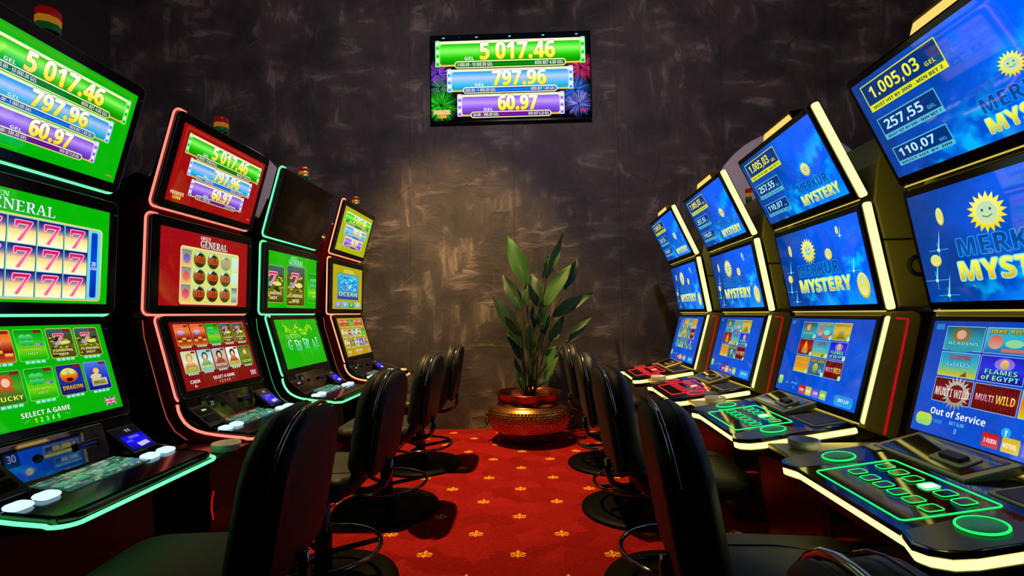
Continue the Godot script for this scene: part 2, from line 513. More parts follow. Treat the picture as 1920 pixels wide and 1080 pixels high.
func fruit_card(x: float, y: float, w: float, h: float) -> void:
	RR(x, y, w, h, w * 0.07, [Color(0.95, 0.7, 0.4)])
	RR(x + 5, y + 5, w - 10, h - 10, w * 0.06, [Color(0.9, 0.4, 0.1), Color(0.95, 0.5, 0.2), Color(0.5, 0.06, 0.03), Color(0.75, 0.4, 0.1)])
	EL(x + w * 0.4, y + h * 0.4, w * 0.26, h * 0.1, [Color(0.85, 0.85, 0.95), Color(0.4, 0.35, 0.7)])
	seven(x + w * 0.25, y + h * 0.2, w * 0.34, h * 0.26)
	for k in 3:
		RR(x + w * (0.08 + 0.3 * k), y + h * (0.72 - 0.1 * (k % 2)), w * 0.26, h * 0.1, 6, [Color(1, 0.85, 0.4), Color(0.9, 0.5, 0.1)])

# a portrait card: sky, shoulders, head and hair as flat shapes
func portrait(x: float, y: float, w: float, h: float, bg: Array, robe: Array, hair: Color, name_cs: Array, text: String) -> void:
	RR(x, y, w, h, w * 0.06, [(bg[0] as Color).lerp(W1, 0.5)])
	RR(x + 5, y + 5, w - 10, h - 10, w * 0.05, bg)
	EL(x + w * 0.48, y + h * 0.3, w * 0.22, h * 0.2, [hair])
	PG(PackedVector2Array([Vector2(x + w * 0.12, y + h * 0.72), Vector2(x + w * 0.3, y + h * 0.48), Vector2(x + w * 0.66, y + h * 0.48), Vector2(x + w * 0.88, y + h * 0.72)]), robe)
	EL(x + w * 0.48, y + h * 0.34, w * 0.13, h * 0.13, [Color(0.95, 0.78, 0.65)])
	T(text, x + w * 0.08, y + h * 0.74, w * 0.84, h * 0.14, name_cs, null, 3.0, Color(0.15, 0.08, 0.02))

func foot_tabs(x: float, y: float, w: float, c: Color) -> void:
	for k in 4:
		RR(x + w * (0.16 + 0.18 * k), y, w * 0.15, 24, 6, [c.lerp(W1, 0.75), c])

func flag_uk(x: float, y: float, w: float, h: float) -> void:
	RR(x, y, w, h, 8, [Color(0.1, 0.15, 0.5)])
	LN(x + 4, y + 4, x + w - 4, y + h - 4, h * 0.2, W1)
	LN(x + w - 4, y + 4, x + 4, y + h - 4, h * 0.2, W1)
	LN(x + 4, y + 4, x + w - 4, y + h - 4, h * 0.08, Color(0.85, 0.1, 0.15))
	LN(x + w - 4, y + 4, x + 4, y + h - 4, h * 0.08, Color(0.85, 0.1, 0.15))
	R(x + w * 0.4, y, w * 0.2, h, W1)
	R(x, y + h * 0.35, w, h * 0.3, W1)
	R(x + w * 0.44, y, w * 0.12, h, Color(0.85, 0.1, 0.15))
	R(x, y + h * 0.42, w, h * 0.16, Color(0.85, 0.1, 0.15))

func card(kind: int, x: float, y: float, w: float, h: float, rng: RandomNumberGenerator) -> void:
	match kind:
		0: fruit_card(x, y, w, h)
		1: clover(x, y, w, h)
		2: flaming(x, y, w, h, rng)
		3: portrait(x, y, w, h, [Color(0.75, 0.85, 0.6), Color(0.9, 0.9, 0.75), Color(0.55, 0.7, 0.3)], [Color(0.95, 0.85, 0.6), Color(0.75, 0.45, 0.15)], Color(0.8, 0.6, 0.25), [Color(1, 0.8, 0.3)], "GRACE")
		4: portrait(x, y, w, h, [Color(0.55, 0.8, 0.85), Color(0.85, 0.95, 0.9), Color(0.5, 0.75, 0.6)], [Color(0.8, 0.75, 0.3), Color(0.3, 0.6, 0.6)], Color(0.2, 0.35, 0.35), [Color(1, 0.95, 0.5)], "ROME")
		5: portrait(x, y, w, h, [Color(0.65, 0.75, 0.75), Color(0.85, 0.7, 0.55), Color(0.6, 0.3, 0.2)], [Color(0.75, 0.3, 0.25), Color(0.5, 0.25, 0.2)], Color(0.12, 0.1, 0.1), [Color(0.95, 0.9, 0.85)], "ROYAL")
		6: portrait(x, y, w, h, [Color(0.9, 0.95, 0.85), Color(0.95, 0.95, 0.9), Color(0.6, 0.8, 0.4)], [Color(0.9, 0.5, 0.2), Color(0.75, 0.2, 0.1)], Color(0.15, 0.12, 0.12), [Color(0.95, 0.75, 0.2)], "OLYMP")
		7: portrait(x, y, w, h, [Color(0.1, 0.5, 0.1), Color(0.3, 0.65, 0.1), Color(0.1, 0.45, 0.05)], [Color(0.85, 0.3, 0.15), Color(0.2, 0.5, 0.1)], Color(0.85, 0.3, 0.1), [Color(1, 0.95, 0.4)], "LUCKY")
		8:      # orange dragon mask card
			RR(x, y, w, h, w * 0.06, [Color(0.85, 0.55, 0.4)])
			RR(x + 5, y + 5, w - 10, h - 10, w * 0.05, [Color(0.1, 0.15, 0.5), Color(0.05, 0.2, 0.65), Color(0.03, 0.1, 0.4)])
			EL(x + w * 0.45, y + h * 0.36, w * 0.34, h * 0.24, [Color(0.95, 0.9, 0.5), Color(0.95, 0.5, 0.1), Color(0.7, 0.2, 0.02)])
			EL(x + w * 0.3, y + h * 0.26, w * 0.1, h * 0.07, [Color(0.7, 0.95, 0.6)])
			EL(x + w * 0.58, y + h * 0.26, w * 0.1, h * 0.07, [Color(0.7, 0.95, 0.6)])
			EL(x + w * 0.45, y + h * 0.5, w * 0.13, h * 0.06, [Color(0.15, 0.03, 0.02)])
			T("DRAGON", x + w * 0.12, y + h * 0.7, w * 0.76, h * 0.13, [Color(1, 0.9, 0.35), Color(0.95, 0.55, 0.1)], null, 3.0, Color(0.4, 0.1, 0.02))
		_:      # blue card with a figure and a framed name
			RR(x, y, w, h, w * 0.06, [Color(0.6, 0.65, 0.95)])
			RR(x + 5, y + 5, w - 10, h - 10, w * 0.05, [Color(0.3, 0.45, 0.95), Color(0.15, 0.25, 0.75), Color(0.05, 0.08, 0.4)])
			EL(x + w * 0.45, y + h * 0.3, w * 0.22, h * 0.16, [Color(0.3, 0.4, 0.85), Color(0.15, 0.2, 0.6)])
			EL(x + w * 0.48, y + h * 0.33, w * 0.13, h * 0.1, [Color(0.95, 0.75, 0.4)])
			EL(x + w * 0.42, y + h * 0.52, w * 0.24, h * 0.1, [Color(0.85, 0.8, 0.6)])
			RR(x + w * 0.2, y + h * 0.6, w * 0.66, h * 0.26, 8, [Color(0.8, 0.7, 0.95)])
			RR(x + w * 0.24, y + h * 0.63, w * 0.58, h * 0.2, 6, [Color(0.85, 0.85, 0.35), Color(0.55, 0.6, 0.15)])
			T("MAGIC", x + w * 0.28, y + h * 0.67, w * 0.5, h * 0.11, [Color(0.25, 0.2, 0.05)])

func paint_menu(bg: Color, rows: Array, tab: Color, cash: bool) -> Image:
	canvas(bg)
	var rng := RandomNumberGenerator.new()
	rng.seed = 11
	var n := rows.size()
	var ch := 0.8 / n
	for j in n:
		for i in rows[j].size():
			var w := CW * 0.172
			var x: float = CW * (0.035 + 0.188 * i)
			var y := CH * (0.035 + ch * j)
			card(rows[j][i], x, y, w, CH * (ch - 0.075), rng)
			RR(x + w * 0.66, y + 10, w * 0.28, 26, 5, [Color(0.5, 0.12, 0.05)])
			foot_tabs(x, y + CH * (ch - 0.07), w, tab)
	T("SELECT A GAME", CW * 0.34, CH * 0.855, CW * 0.29, CH * 0.05, [W1], null, 2.0, bg * 0.5)
	var marks := "12345"
	for k in 5:
		T(marks[k], CW * (0.405 + 0.034 * k), CH * 0.925, CW * 0.013, CH * 0.045, [Color(1, 0.85, 0.2) if k == 0 else Color(0.85, 1, 0.8)])
	LN(CW * 0.35, CH * 0.95, CW * 0.38, CH * 0.93, 7, bg.lerp(W1, 0.35))
	LN(CW * 0.62, CH * 0.95, CW * 0.59, CH * 0.93, 7, bg.lerp(W1, 0.35))
	flag_uk(CW * 0.875, CH * 0.865, CW * 0.085, CH * 0.085)
	if cash:
		T("CASH", CW * 0.06, CH * 0.86, CW * 0.11, CH * 0.05, [W1])
		T("0.-", CW * 0.1, CH * 0.93, CW * 0.035, CH * 0.04, [W1])
	return done()

func paint_cards() -> Image:      # three tall game cards sliding past on green
	canvas(Color(0.0, 0.72, 0.0))
	var rng := RandomNumberGenerator.new()
	rng.seed = 3
	T("GREEN", CW * 0.42, CH * 0.03, CW * 0.12, CH * 0.045, [Color(0.6, 1, 0.9)], serif)
	T("GENERAL", CW * 0.38, CH * 0.085, CW * 0.3, CH * 0.095, [Color(0.7, 1.0, 0.95)], serif, 2.0, Color(0.0, 0.35, 0.2))
	flaming(-CW * 0.09, CH * 0.25, CW * 0.38, CH * 0.66, rng)
	flaming(CW * 0.34, CH * 0.2, CW * 0.39, CH * 0.76, rng)
	clover(CW * 0.8, CH * 0.29, CW * 0.36, CH * 0.6)
	return done()

func paint_splash() -> Image:      # the name breaking up on green, gold drops above
	canvas(Color(0.0, 0.7, 0.0))
	var rng := RandomNumberGenerator.new()
	rng.seed = 21
	for k in 150:
		var t := rng.randf()
		var x := CW * (0.16 + 0.66 * t)
		var y := CH * (0.1 + 0.16 * absf(sin(t * 7.0)) + rng.randf_range(-0.04, 0.1))
		EL(x, y, rng.randf_range(5, 24), rng.randf_range(5, 16), [Color(0.55, 0.9, 0.05).lerp(Color(0.9, 0.95, 0.1), rng.randf())])
	T("GOLDEN", CW * 0.16, CH * 0.31, CW * 0.33, CH * 0.09, [Color(0.6, 0.95, 0.35)], serif, 3.0, Color(0.1, 0.5, 0.1))
	var xs := [0.17, 0.3, 0.38, 0.5, 0.58, 0.72, 0.84]
	var word := "GENERAL"
	for k in 7:
		T(word[k], CW * xs[k], CH * (0.42 + 0.02 * (k % 3)), CW * 0.085, CH * 0.22, [Color(0.85, 1, 0.95), Color(0.3, 0.85, 0.6)], serif, 3.0, Color(0.05, 0.4, 0.15), 0.25 if k % 2 else -0.2)
	for k in 60:
		var x := CW * rng.randf_range(0.35, 0.95)
		LN(x, CH * rng.randf_range(0.6, 0.7), x + rng.randf_range(-12, 12), CH * rng.randf_range(0.7, 0.9), 6, Color(0.2, 0.85, 0.1), 1.0)
	return done()

func paint_ocean() -> Image:      # yellow screen with one blue game picture and a row of thumbnails
	canvas(Color(0.72, 0.66, 0.04))
	var rng := RandomNumberGenerator.new()
	rng.seed = 8
	T("GENERAL", CW * 0.34, CH * 0.07, CW * 0.36, CH * 0.08, [Color(0.9, 0.95, 0.5)], serif)
	RR(CW * 0.13, CH * 0.17, CW * 0.74, CH * 0.61, 16, [Color(0.4, 0.5, 0.45)])
	RR(CW * 0.145, CH * 0.185, CW * 0.71, CH * 0.58, 12, [Color(0.25, 0.75, 0.85), Color(0.1, 0.65, 0.9), Color(0.15, 0.6, 0.8), Color(0.1, 0.2, 0.6)])
	for k in 70:
		var c := Color(0.5, 0.95, 1.0) if k % 2 else Color(0.05, 0.4, 0.75)
		EL(CW * rng.randf_range(0.2, 0.8), CH * rng.randf_range(0.22, 0.56), rng.randf_range(10, 60), rng.randf_range(8, 30), [c])
	EL(CW * 0.46, CH * 0.47, 60, 50, [Color(0.75, 0.7, 0.95), Color(0.3, 0.4, 0.75)])
	T("OCEAN", CW * 0.18, CH * 0.6, CW * 0.64, CH * 0.1, [Color(0.95, 0.95, 0.7), Color(0.7, 0.85, 0.6)], null, 4.0, Color(0.05, 0.2, 0.3))
	var tc := [Color(0.45, 0.5, 0.65), Color(0.3, 0.65, 0.85), Color(0.1, 0.6, 0.2), Color(0.5, 0.75, 0.7)]
	for k in 4:
		RR(CW * (0.07 + 0.225 * k), CH * 0.83, CW * 0.19, CH * 0.14, 10, [(tc[k] as Color).lerp(W1, 0.3), tc[k]])
		EL(CW * (0.165 + 0.225 * k), CH * 0.9, 60, 36, [(tc[k] as Color).lerp(W1, 0.5)])
	return done()

# ---- the blue machines
func blue_ground(seed_: int) -> void:
	var n := soft(200, 110, seed_, 0.012)
	var n2 := soft(200, 110, seed_ + 9, 0.03)
	var im := Image.create(200, 110, false, Image.FORMAT_RGB8)
	for y in 110:
		for x in 200:
			var u := x / 200.0
			var v := y / 110.0
			var a := n.get_pixel(x, y).r
			var b := n2.get_pixel(x, y).r
			var c := Color(0.0, 0.24, 0.58).lerp(Color(0.0, 0.38, 1.0), clampf(u * 1.5 - 0.1 + (a - 0.5) * 0.6, 0.0, 1.0))
			var k := clampf(1.2 - absf(v - (1.35 - 0.95 * u)) * 3.2, 0.0, 1.0) * smoothstep(0.35, 0.8, b)
			c = c.lerp(Color(0.0, 0.74, 1.0), k)
			k = clampf((v - 0.62) * 2.6, 0.0, 1.0) * smoothstep(0.4, 0.7, a) * smoothstep(0.25, 0.6, u)
			im.set_pixel(x, y, c.lerp(Color(0.05, 0.66, 1.0), k * 0.85))
	im.resize(CW, CH, Image.INTERPOLATE_CUBIC)
	cv = im

func sun_mark(cx: float, cy: float, r: float) -> void:      # rayed sun emblem
	var p := PackedVector2Array()
	for k in 36:
		var a := TAU * k / 36.0
		p.append(Vector2(cx, cy) + Vector2(cos(a), sin(a)) * (r if k % 2 == 0 else r * 0.7))
	PG(p, [Color(1, 1, 0.55), YEL, Color(0.95, 0.85, 0.1)])
	EL(cx, cy, r * 0.6, r * 0.6, [Color(0.98, 0.95, 0.55), Color(0.85, 0.9, 0.6)])
	EL(cx, cy, r * 0.5, r * 0.5, [Color(0.75, 0.88, 0.75), Color(0.8, 0.9, 0.65)])
	for s in [-1, 1]:
		EL(cx + s * r * 0.2, cy - r * 0.12, r * 0.06, r * 0.07, [Color(0.2, 0.35, 0.45)])
	LN(cx - r * 0.25, cy + r * 0.14, cx, cy + r * 0.24, r * 0.05, Color(0.3, 0.45, 0.45))
	LN(cx, cy + r * 0.24, cx + r * 0.25, cy + r * 0.14, r * 0.05, Color(0.3, 0.45, 0.45))

func mystery(x: float, y: float, w: float, h: float) -> void:
	T("MERKUR", x + w * 0.03, y, w * 0.83, h * 0.42, [Color(0.03, 0.25, 0.6), Color(0.02, 0.32, 0.66)], null, w * 0.009, Color(0.08, 0.58, 0.95))
	T("MYSTERY", x, y + h * 0.55, w, h * 0.45, [Color(1.0, 1.0, 0.45), Color(1.0, 0.92, 0.15), Color(0.9, 0.65, 0.12)], null, w * 0.012, Color(0.55, 0.9, 0.9))

func coin(cx: float, cy: float, rx: float, ry: float) -> void:
	EL(cx, cy, rx, ry, [Color(0.95, 0.95, 0.5), Color(0.9, 0.75, 0.1)])
	EL(cx - rx * 0.06, cy, rx * 0.76, ry * 0.8, [Color(0.75, 0.9, 0.75), Color(0.9, 0.88, 0.45), Color(0.9, 0.95, 0.7)])

func sparkle(x: float, y: float, l: float) -> void:
	var c := Color(0.5, 0.95, 1.0)
	LN(x, y, x + l * 0.3, y - l, 16, c, 2)
	LN(x - l * 0.6, y, x + l * 0.6, y, 5, Color(0.2, 0.75, 1.0))
	LN(x, y - l * 0.4, x, y + l * 0.4, 5, Color(0.2, 0.75, 1.0))
	EL(x, y, 14, 14, [Color(0.85, 1, 1)])

func paint_mystery() -> Image:
	blue_ground(4)
	sparkle(CW * 0.12, CH * 0.53, 150)
	sparkle(CW * 0.07, CH * 0.8, 190)
	sparkle(CW * 0.12, CH * 0.94, 160)
	sparkle(CW * 0.86, CH * 0.62, 150)
	sparkle(CW * 0.8, CH * 0.2, 90)
	sun_mark(CW * 0.41, CH * 0.29, 150)
	coin(CW * 0.17, CH * 0.24, 34, 70)
	coin(CW * 0.64, CH * 0.38, 62, 62)
	coin(CW * 0.09, CH * 0.62, 52, 48)
	coin(CW * 0.92, CH * 0.79, 88, 125)
	coin(CW * 0.78, CH * 0.13, 24, 44)
	mystery(CW * 0.21, CH * 0.46, CW * 0.6, CH * 0.36)
	return done()

func jack_box(x: float, y: float, w: float, h: float, c: Color, num: String, dc: Array, note: String) -> void:
	R(x, y, w, h, c)
	R(x + 9, y + 9, w - 18, h * 0.76 - 9, Color(0.0, 0.2, 0.5))
	T(num, x + w * 0.09, y + h * 0.16, w * 0.66, h * 0.5, dc)
	T("GEL", x + w * 0.8, y + h * 0.5, w * 0.12, h * 0.14, [c])
	T(note, x + w * 0.05, y + h * 0.83, w * 0.9, h * 0.11, [Color(0.0, 0.15, 0.35)])

func paint_blue_jackpot() -> Image:
	blue_ground(17)
	jack_box(CW * 0.05, CH * 0.05, CW * 0.47, CH * 0.27, Color(0.9, 0.92, 0.1), "1.005,03", [Color(1, 1, 0.3), Color(0.95, 0.9, 0.15)], "MUST HIT BY 2000 - MIN BET 2")
	jack_box(CW * 0.05, CH * 0.4, CW * 0.36, CH * 0.22, Color(0.35, 0.75, 0.85), "257,55", [Color(0.75, 0.95, 1.0)], "MUST HIT BY 500 - MIN BET 1")
	jack_box(CW * 0.05, CH * 0.71, CW * 0.33, CH * 0.19, Color(0.35, 0.75, 0.85), "110,07", [Color(0.75, 0.95, 1.0)], "MUST HIT BY 200")
	sun_mark(CW * 0.73, CH * 0.53, 85)
	mystery(CW * 0.54, CH * 0.66, CW * 0.41, CH * 0.28)
	return done()

func game_tile(k: int, x: float, y: float, w: float, h: float) -> void:
	R(x - 4, y - 4, w + 8, h + 8, Color(0.7, 0.85, 0.95))
	match k:
		0:
			G(x, y, w, h, [Color(0.05, 0.35, 0.45), Color(0.1, 0.6, 0.7), Color(0.15, 0.65, 0.7)])
			EL(x + w * 0.42, y + h * 0.35, w * 0.26, h * 0.33, [Color(0.4, 0.35, 0.15), Color(0.55, 0.5, 0.3)])
			EL(x + w * 0.42, y + h * 0.33, w * 0.13, h * 0.2, [Color(0.85, 0.65, 0.55)])
			EL(x + w * 0.45, y + h * 0.88, w * 0.42, h * 0.2, [Color(0.15, 0.6, 0.65)])
			T("ALADINS", x + w * 0.1, y + h * 0.64, w * 0.8, h * 0.14, [Color(0.5, 0.9, 0.9)], null, 2, Color(0.0, 0.25, 0.35))
		1:
			G(x, y, w, h, [Color(0.2, 0.65, 0.75), Color(0.15, 0.7, 0.85), Color(0.1, 0.4, 0.7)])
			T("JAKE ROSS", x + w * 0.06, y + h * 0.06, w * 0.88, h * 0.2, [Color(0.95, 0.85, 0.2), Color(0.7, 0.6, 0.1)], null, 3, Color(0.3, 0.25, 0.02))
			EL(x + w * 0.24, y + h * 0.55, w * 0.17, h * 0.28, [Color(0.75, 0.4, 0.3), Color(0.85, 0.65, 0.6)])
			EL(x + w * 0.66, y + h * 0.6, w * 0.2, h * 0.16, [Color(0.55, 0.85, 0.6)])
			R(x + w * 0.4, y + h * 0.8, w * 0.55, h * 0.14, Color(0.75, 0.45, 0.4))
		2:
			G(x, y, w, h, [Color(0.75, 0.65, 0.15), Color(0.85, 0.75, 0.2), Color(0.6, 0.6, 0.15)])
			T("ROMAN GOLD", x + w * 0.06, y + h * 0.06, w * 0.88, h * 0.13, [Color(0.5, 0.12, 0.05)], null, 2, Color(0.95, 0.8, 0.3))
			PG(PackedVector2Array([Vector2(x + w * 0.5, y + h * 0.25), Vector2(x + w * 0.75, y + h * 0.9), Vector2(x + w * 0.25, y + h * 0.9)]), [Color(0.8, 0.85, 0.45), Color(0.5, 0.4, 0.12)])
			EL(x + w * 0.5, y + h * 0.5, w * 0.16, h * 0.2, [Color(0.85, 0.8, 0.5), Color(0.6, 0.45, 0.2)])
		3:
			G(x, y, w, h, [Color(0.5, 0.05, 0.05), Color(0.65, 0.15, 0.05), Color(0.35, 0.08, 0.05)])
			PG(PackedVector2Array([Vector2(x + w * 0.5, y + h * 0.08), Vector2(x + w * 0.72, y + h * 0.7), Vector2(x + w * 0.28, y + h * 0.7)]), [Color(1, 0.85, 0.2), Color(0.95, 0.45, 0.08)])
			T("FIRE", x + w * 0.3, y + h * 0.72, w * 0.4, h * 0.18, [Color(0.8, 0.9, 0.6)])
		4:
			G(x, y, w, h, [Color(0.1, 0.55, 0.75), Color(0.2, 0.7, 0.75), Color(0.85, 0.75, 0.1)])
			T("CLUSTER", x + w * 0.24, y + h * 0.12, w * 0.56, h * 0.15, [Color(0.8, 0.3, 0.3)], null, 2, Color(0.35, 0.1, 0.1))
			T("GODS", x + w * 0.2, y + h * 0.33, w * 0.62, h * 0.26, [Color(0.2, 0.75, 0.95), Color(0.6, 0.95, 1.0)], serif, 3, Color(0.05, 0.3, 0.5))
			PG(PackedVector2Array([Vector2(x + w * 0.6, y + h * 0.97), Vector2(x + w * 0.75, y + h * 0.75), Vector2(x + w * 0.78, y + h * 0.97)]), [Color(0.5, 0.25, 0.1)])
		5:
			G(x, y, w, h, [Color(0.1, 0.1, 0.75), Color(0.15, 0.2, 0.9), Color(0.05, 0.05, 0.6)])
			EL(x + w * 0.55, y + h * 0.28, w * 0.22, h * 0.24, [Color(0.5, 0.4, 0.85), Color(0.6, 0.5, 0.9)])
			EL(x + w * 0.55, y + h * 0.28, w * 0.1, h * 0.18, [Color(0.9, 0.8, 0.4), Color(0.8, 0.6, 0.5)])
			T("FLAMES", x + w * 0.14, y + h * 0.5, w * 0.72, h * 0.19, [Color(0.3, 0.95, 0.9), Color(0.75, 0.95, 0.6)], null, 3, Color(0.02, 0.05, 0.4))
			T("of EGYPT", x + w * 0.08, y + h * 0.73, w * 0.84, h * 0.2, [Color(0.3, 0.95, 0.9), Color(0.75, 0.95, 0.6)], null, 3, Color(0.02, 0.05, 0.4))
		6:
			G(x, y, w, h, [Color(0.75, 0.65, 0.1), Color(0.9, 0.5, 0.1), Color(0.85, 0.8, 0.1)])
			T("EXPLODIAC", x + w * 0.08, y + h * 0.34, w * 0.84, h * 0.22, [Color(0.95, 0.35, 0.1), Color(0.8, 0.15, 0.05)], null, 3, Color(0.95, 0.85, 0.3))
		7:
			G(x, y, w, h, [Color(0.05, 0.3, 0.5), Color(0.1, 0.45, 0.6), Color(0.1, 0.35, 0.5)])
			T("GHOST SLIDER", x + w * 0.06, y + h * 0.06, w * 0.88, h * 0.17, [Color(0.9, 0.75, 0.25)], null, 3, Color(0.25, 0.15, 0.02))
			EL(x + w * 0.45, y + h * 0.6, w * 0.17, h * 0.32, [Color(0.85, 0.8, 0.35), Color(0.4, 0.5, 0.3)])
			EL(x + w * 0.8, y + h * 0.72, w * 0.1, h * 0.15, [Color(0.5, 0.65, 0.75)])
		_:
			G(x, y, w, h, [Color(0.4, 0.02, 0.05), Color(0.55, 0.05, 0.08), Color(0.38, 0.02, 0.04)])
			for i in 14:
				R(x + w * (i * 0.07 + 0.01), y + 4, w * 0.02, h - 8, Color(0.25, 0.01, 0.02))
			T("MULTI", x + w * 0.06, y + h * 0.38, w * 0.42, h * 0.26, [Color(0.95, 0.85, 0.9), Color(0.85, 0.5, 0.65)])
			T("WILD", x + w * 0.52, y + h * 0.34, w * 0.42, h * 0.32, [Color(0.95, 0.95, 0.5), Color(0.85, 0.75, 0.15)])

func paint_blue_menu(order: Array, x0: float, tw: float, rows: int, out_of: bool, numbers: bool) -> Image:
	canvas(Color(0.0, 0.22, 0.75))
	var n := soft(160, 88, 33, 0.02)
	var im := Image.create(160, 88, false, Image.FORMAT_RGB8)
	for y in 88:
		for x in 160:
			im.set_pixel(x, y, Color(0.0, 0.24, 0.66).lerp(Color(0.0, 0.37, 0.95), clampf(y / 88.0 * 0.5 + x / 160.0 * 0.45 + (n.get_pixel(x, y).r - 0.5) * 0.5, 0.0, 1.0)))
	im.resize(CW, CH, Image.INTERPOLATE_CUBIC)
	cv = im
	R(CW * 0.02, CH * 0.03, CW * 0.05, CH * 0.05, Color(0.1, 0.5, 0.8))
	var cols := order.size() / rows
	var th := 0.68 / rows
	for k in order.size():
		game_tile(order[k], CW * (x0 + (k % cols) * (tw + 0.012)), CH * (0.05 + (k / cols) * th), CW * tw, CH * (th - 0.025))
		if not out_of:
			EL(CW * (x0 + (k % cols) * (tw + 0.012) + tw - 0.01), CH * (0.05 + (k / cols) * th + th - 0.045), 26, 26, [Color(0.75, 0.9, 0.65)])
	if out_of:
		var e := PackedVector2Array()
		for k in 40:
			e.append(Vector2(CW * (x0 + 0.13), CH * 0.62) + Vector2.from_angle(TAU * k / 40.0) * (130.0 if k % 2 else 85.0))
		PG(e, [Color(0.75, 0.75, 0.72), Color(0.6, 0.55, 0.5)])
		EL(CW * (x0 + 0.13), CH * 0.62, 66, 66, [Color(0.45, 0.05, 0.1)])
		T("MULTI WILD", CW * (x0 + 0.01), CH * 0.585, CW * (tw - 0.02), CH * 0.07, [Color(0.9, 0.85, 0.8)])
		T("Out of Service", CW * 0.1, CH * 0.765, CW * 0.3, CH * 0.06, [W1])
		RR(CW * 0.02, CH * 0.83, CW * 0.1, CH * 0.11, 44, [Color(0.8, 0.85, 0.25), Color(0.5, 0.85, 0.5)])
		EL(CW * 0.5, CH * 0.83, 34, 34, [Color(0.1, 0.65, 0.95)])
		T("!", CW * 0.496, CH * 0.81, CW * 0.008, CH * 0.045, [W1])
	else:
		RR(CW * 0.02, CH * 0.8, CW * 0.065, CH * 0.12, 30, [Color(0.75, 0.9, 0.4), Color(0.4, 0.8, 0.5)])
	T("CREDIT", CW * 0.13, CH * 0.865, CW * 0.05, CH * 0.03, [Color(0.3, 0.65, 0.95)])
	T("BET 0,00", CW * 0.22, CH * 0.85, CW * 0.08, CH * 0.035, [Color(0.45, 0.75, 1.0)])
	T("0", CW * 0.255, CH * 0.9, CW * 0.012, CH * 0.045, [Color(0.45, 0.75, 1.0)])
	var bc := [Color(0.75, 0.08, 0.12), Color(0.85, 0.7, 0.15), Color(0.4, 0.25, 0.85), Color(0.5, 0.75, 0.2)]
	for k in 4:
		var x := CW * ((0.4 if out_of else 0.34) + 0.09 * k)
		RR(x, CH * 0.86, CW * 0.078, CH * 0.11, 10, [bc[k], (bc[k] as Color).lerp(W1, 0.25)])
		T(["5 RUBIN", "ROYAL", "STAR", "EXTRA"][k] if numbers else "GAMES", x + 14, CH * 0.9, CW * 0.058, CH * 0.035, [W1])
	RR(CW * 0.78, CH * 0.86, CW * 0.19, CH * 0.12, 40, [Color(0.1, 0.55, 0.85), Color(0.15, 0.65, 0.95)])
	T("MAX 5,00", CW * 0.82, CH * 0.895, CW * 0.11, CH * 0.045, [Color(0.85, 0.95, 1.0)])
	return done()

func paint_touch() -> Image:      # printed glass touch pad on the consoles of the left row
	canvas(Color(0.16, 0.3, 0.27), 800, 400)
	var rng := RandomNumberGenerator.new()
	rng.seed = 12
	for k in 260:
		var c: Color = [Color(0.35, 0.6, 0.5), Color(0.5, 0.45, 0.42), Color(0.25, 0.55, 0.35), Color(0.6, 0.65, 0.5), Color(0.2, 0.35, 0.35)][k % 5]
		RR(rng.randf() * 780, rng.randf() * 380, rng.randf_range(12, 90), rng.randf_range(8, 34), 6, [c])
	for k in 5:
		RR(30 + 155 * k, 210, 130, 80, 14, [Color(0.3, 0.7, 0.5), Color(0.2, 0.5, 0.4)])
	return done()

func paint_reader() -> Image:      # small blue card-reader display
	canvas(Color(0.02, 0.02, 0.35), 400, 520)
	R(0, 0, 400, 170, Color(0.03, 0.04, 0.09))
	RR(110, 40, 200, 90, 10, [Color(0.06, 0.08, 0.1)])
	T("11", 180, 52, 80, 64, [Color(0.85, 0.95, 0.95)])
	G(0, 190, 400, 330, [Color(0.05, 0.03, 0.85), Color(0.1, 0.08, 1.0), Color(0.03, 0.02, 0.6)])
	RR(120, 215, 190, 60, 10, [Color(0.4, 0.35, 1.0)])
	RR(40, 300, 110, 40, 8, [Color(0.35, 0.35, 1.0)])
	PG(PackedVector2Array([Vector2(150, 400), Vector2(340, 380), Vector2(360, 460), Vector2(170, 490)]), [Color(0.8, 0.8, 1.0)])
	return done()

func paint_number(t: String) -> Image:
	canvas(Color(0.01, 0.01, 0.012), 128, 128)
	T(t, 26, 36, 76, 56, [Color(0.6, 0.62, 0.65)])
	return done()

# ---------------------------------------------------------------- slot machines
# A machine's own frame: +X towards the player, Y up, +Z to the player's left. Places across the front are v, from the player's left to right.
const RT := Vector3(0, 0, -1)

func loop_on(c: Vector3, e1: Vector3, e2: Vector3, p: PackedVector2Array) -> PackedVector3Array:
	var out := PackedVector3Array()
	for q in p:
		out.append(c + e1 * q.x + e2 * q.y)
	return out

func dotted(poly: Array) -> PackedVector2Array:
	var out := PackedVector2Array()
	for q in poly:
		out.append(Vector2(q[0], q[1]))
	return out

func side_extrude(poly: Array, w: float, bevel := 0.004) -> SurfaceTool:      # a side profile (towards player, up) drawn out across the width
	var st := new_st()
	slab(st, dotted(poly), Vector3(0, 0, w * 0.5), Vector3.RIGHT, Vector3.UP, w, bevel)
	return st

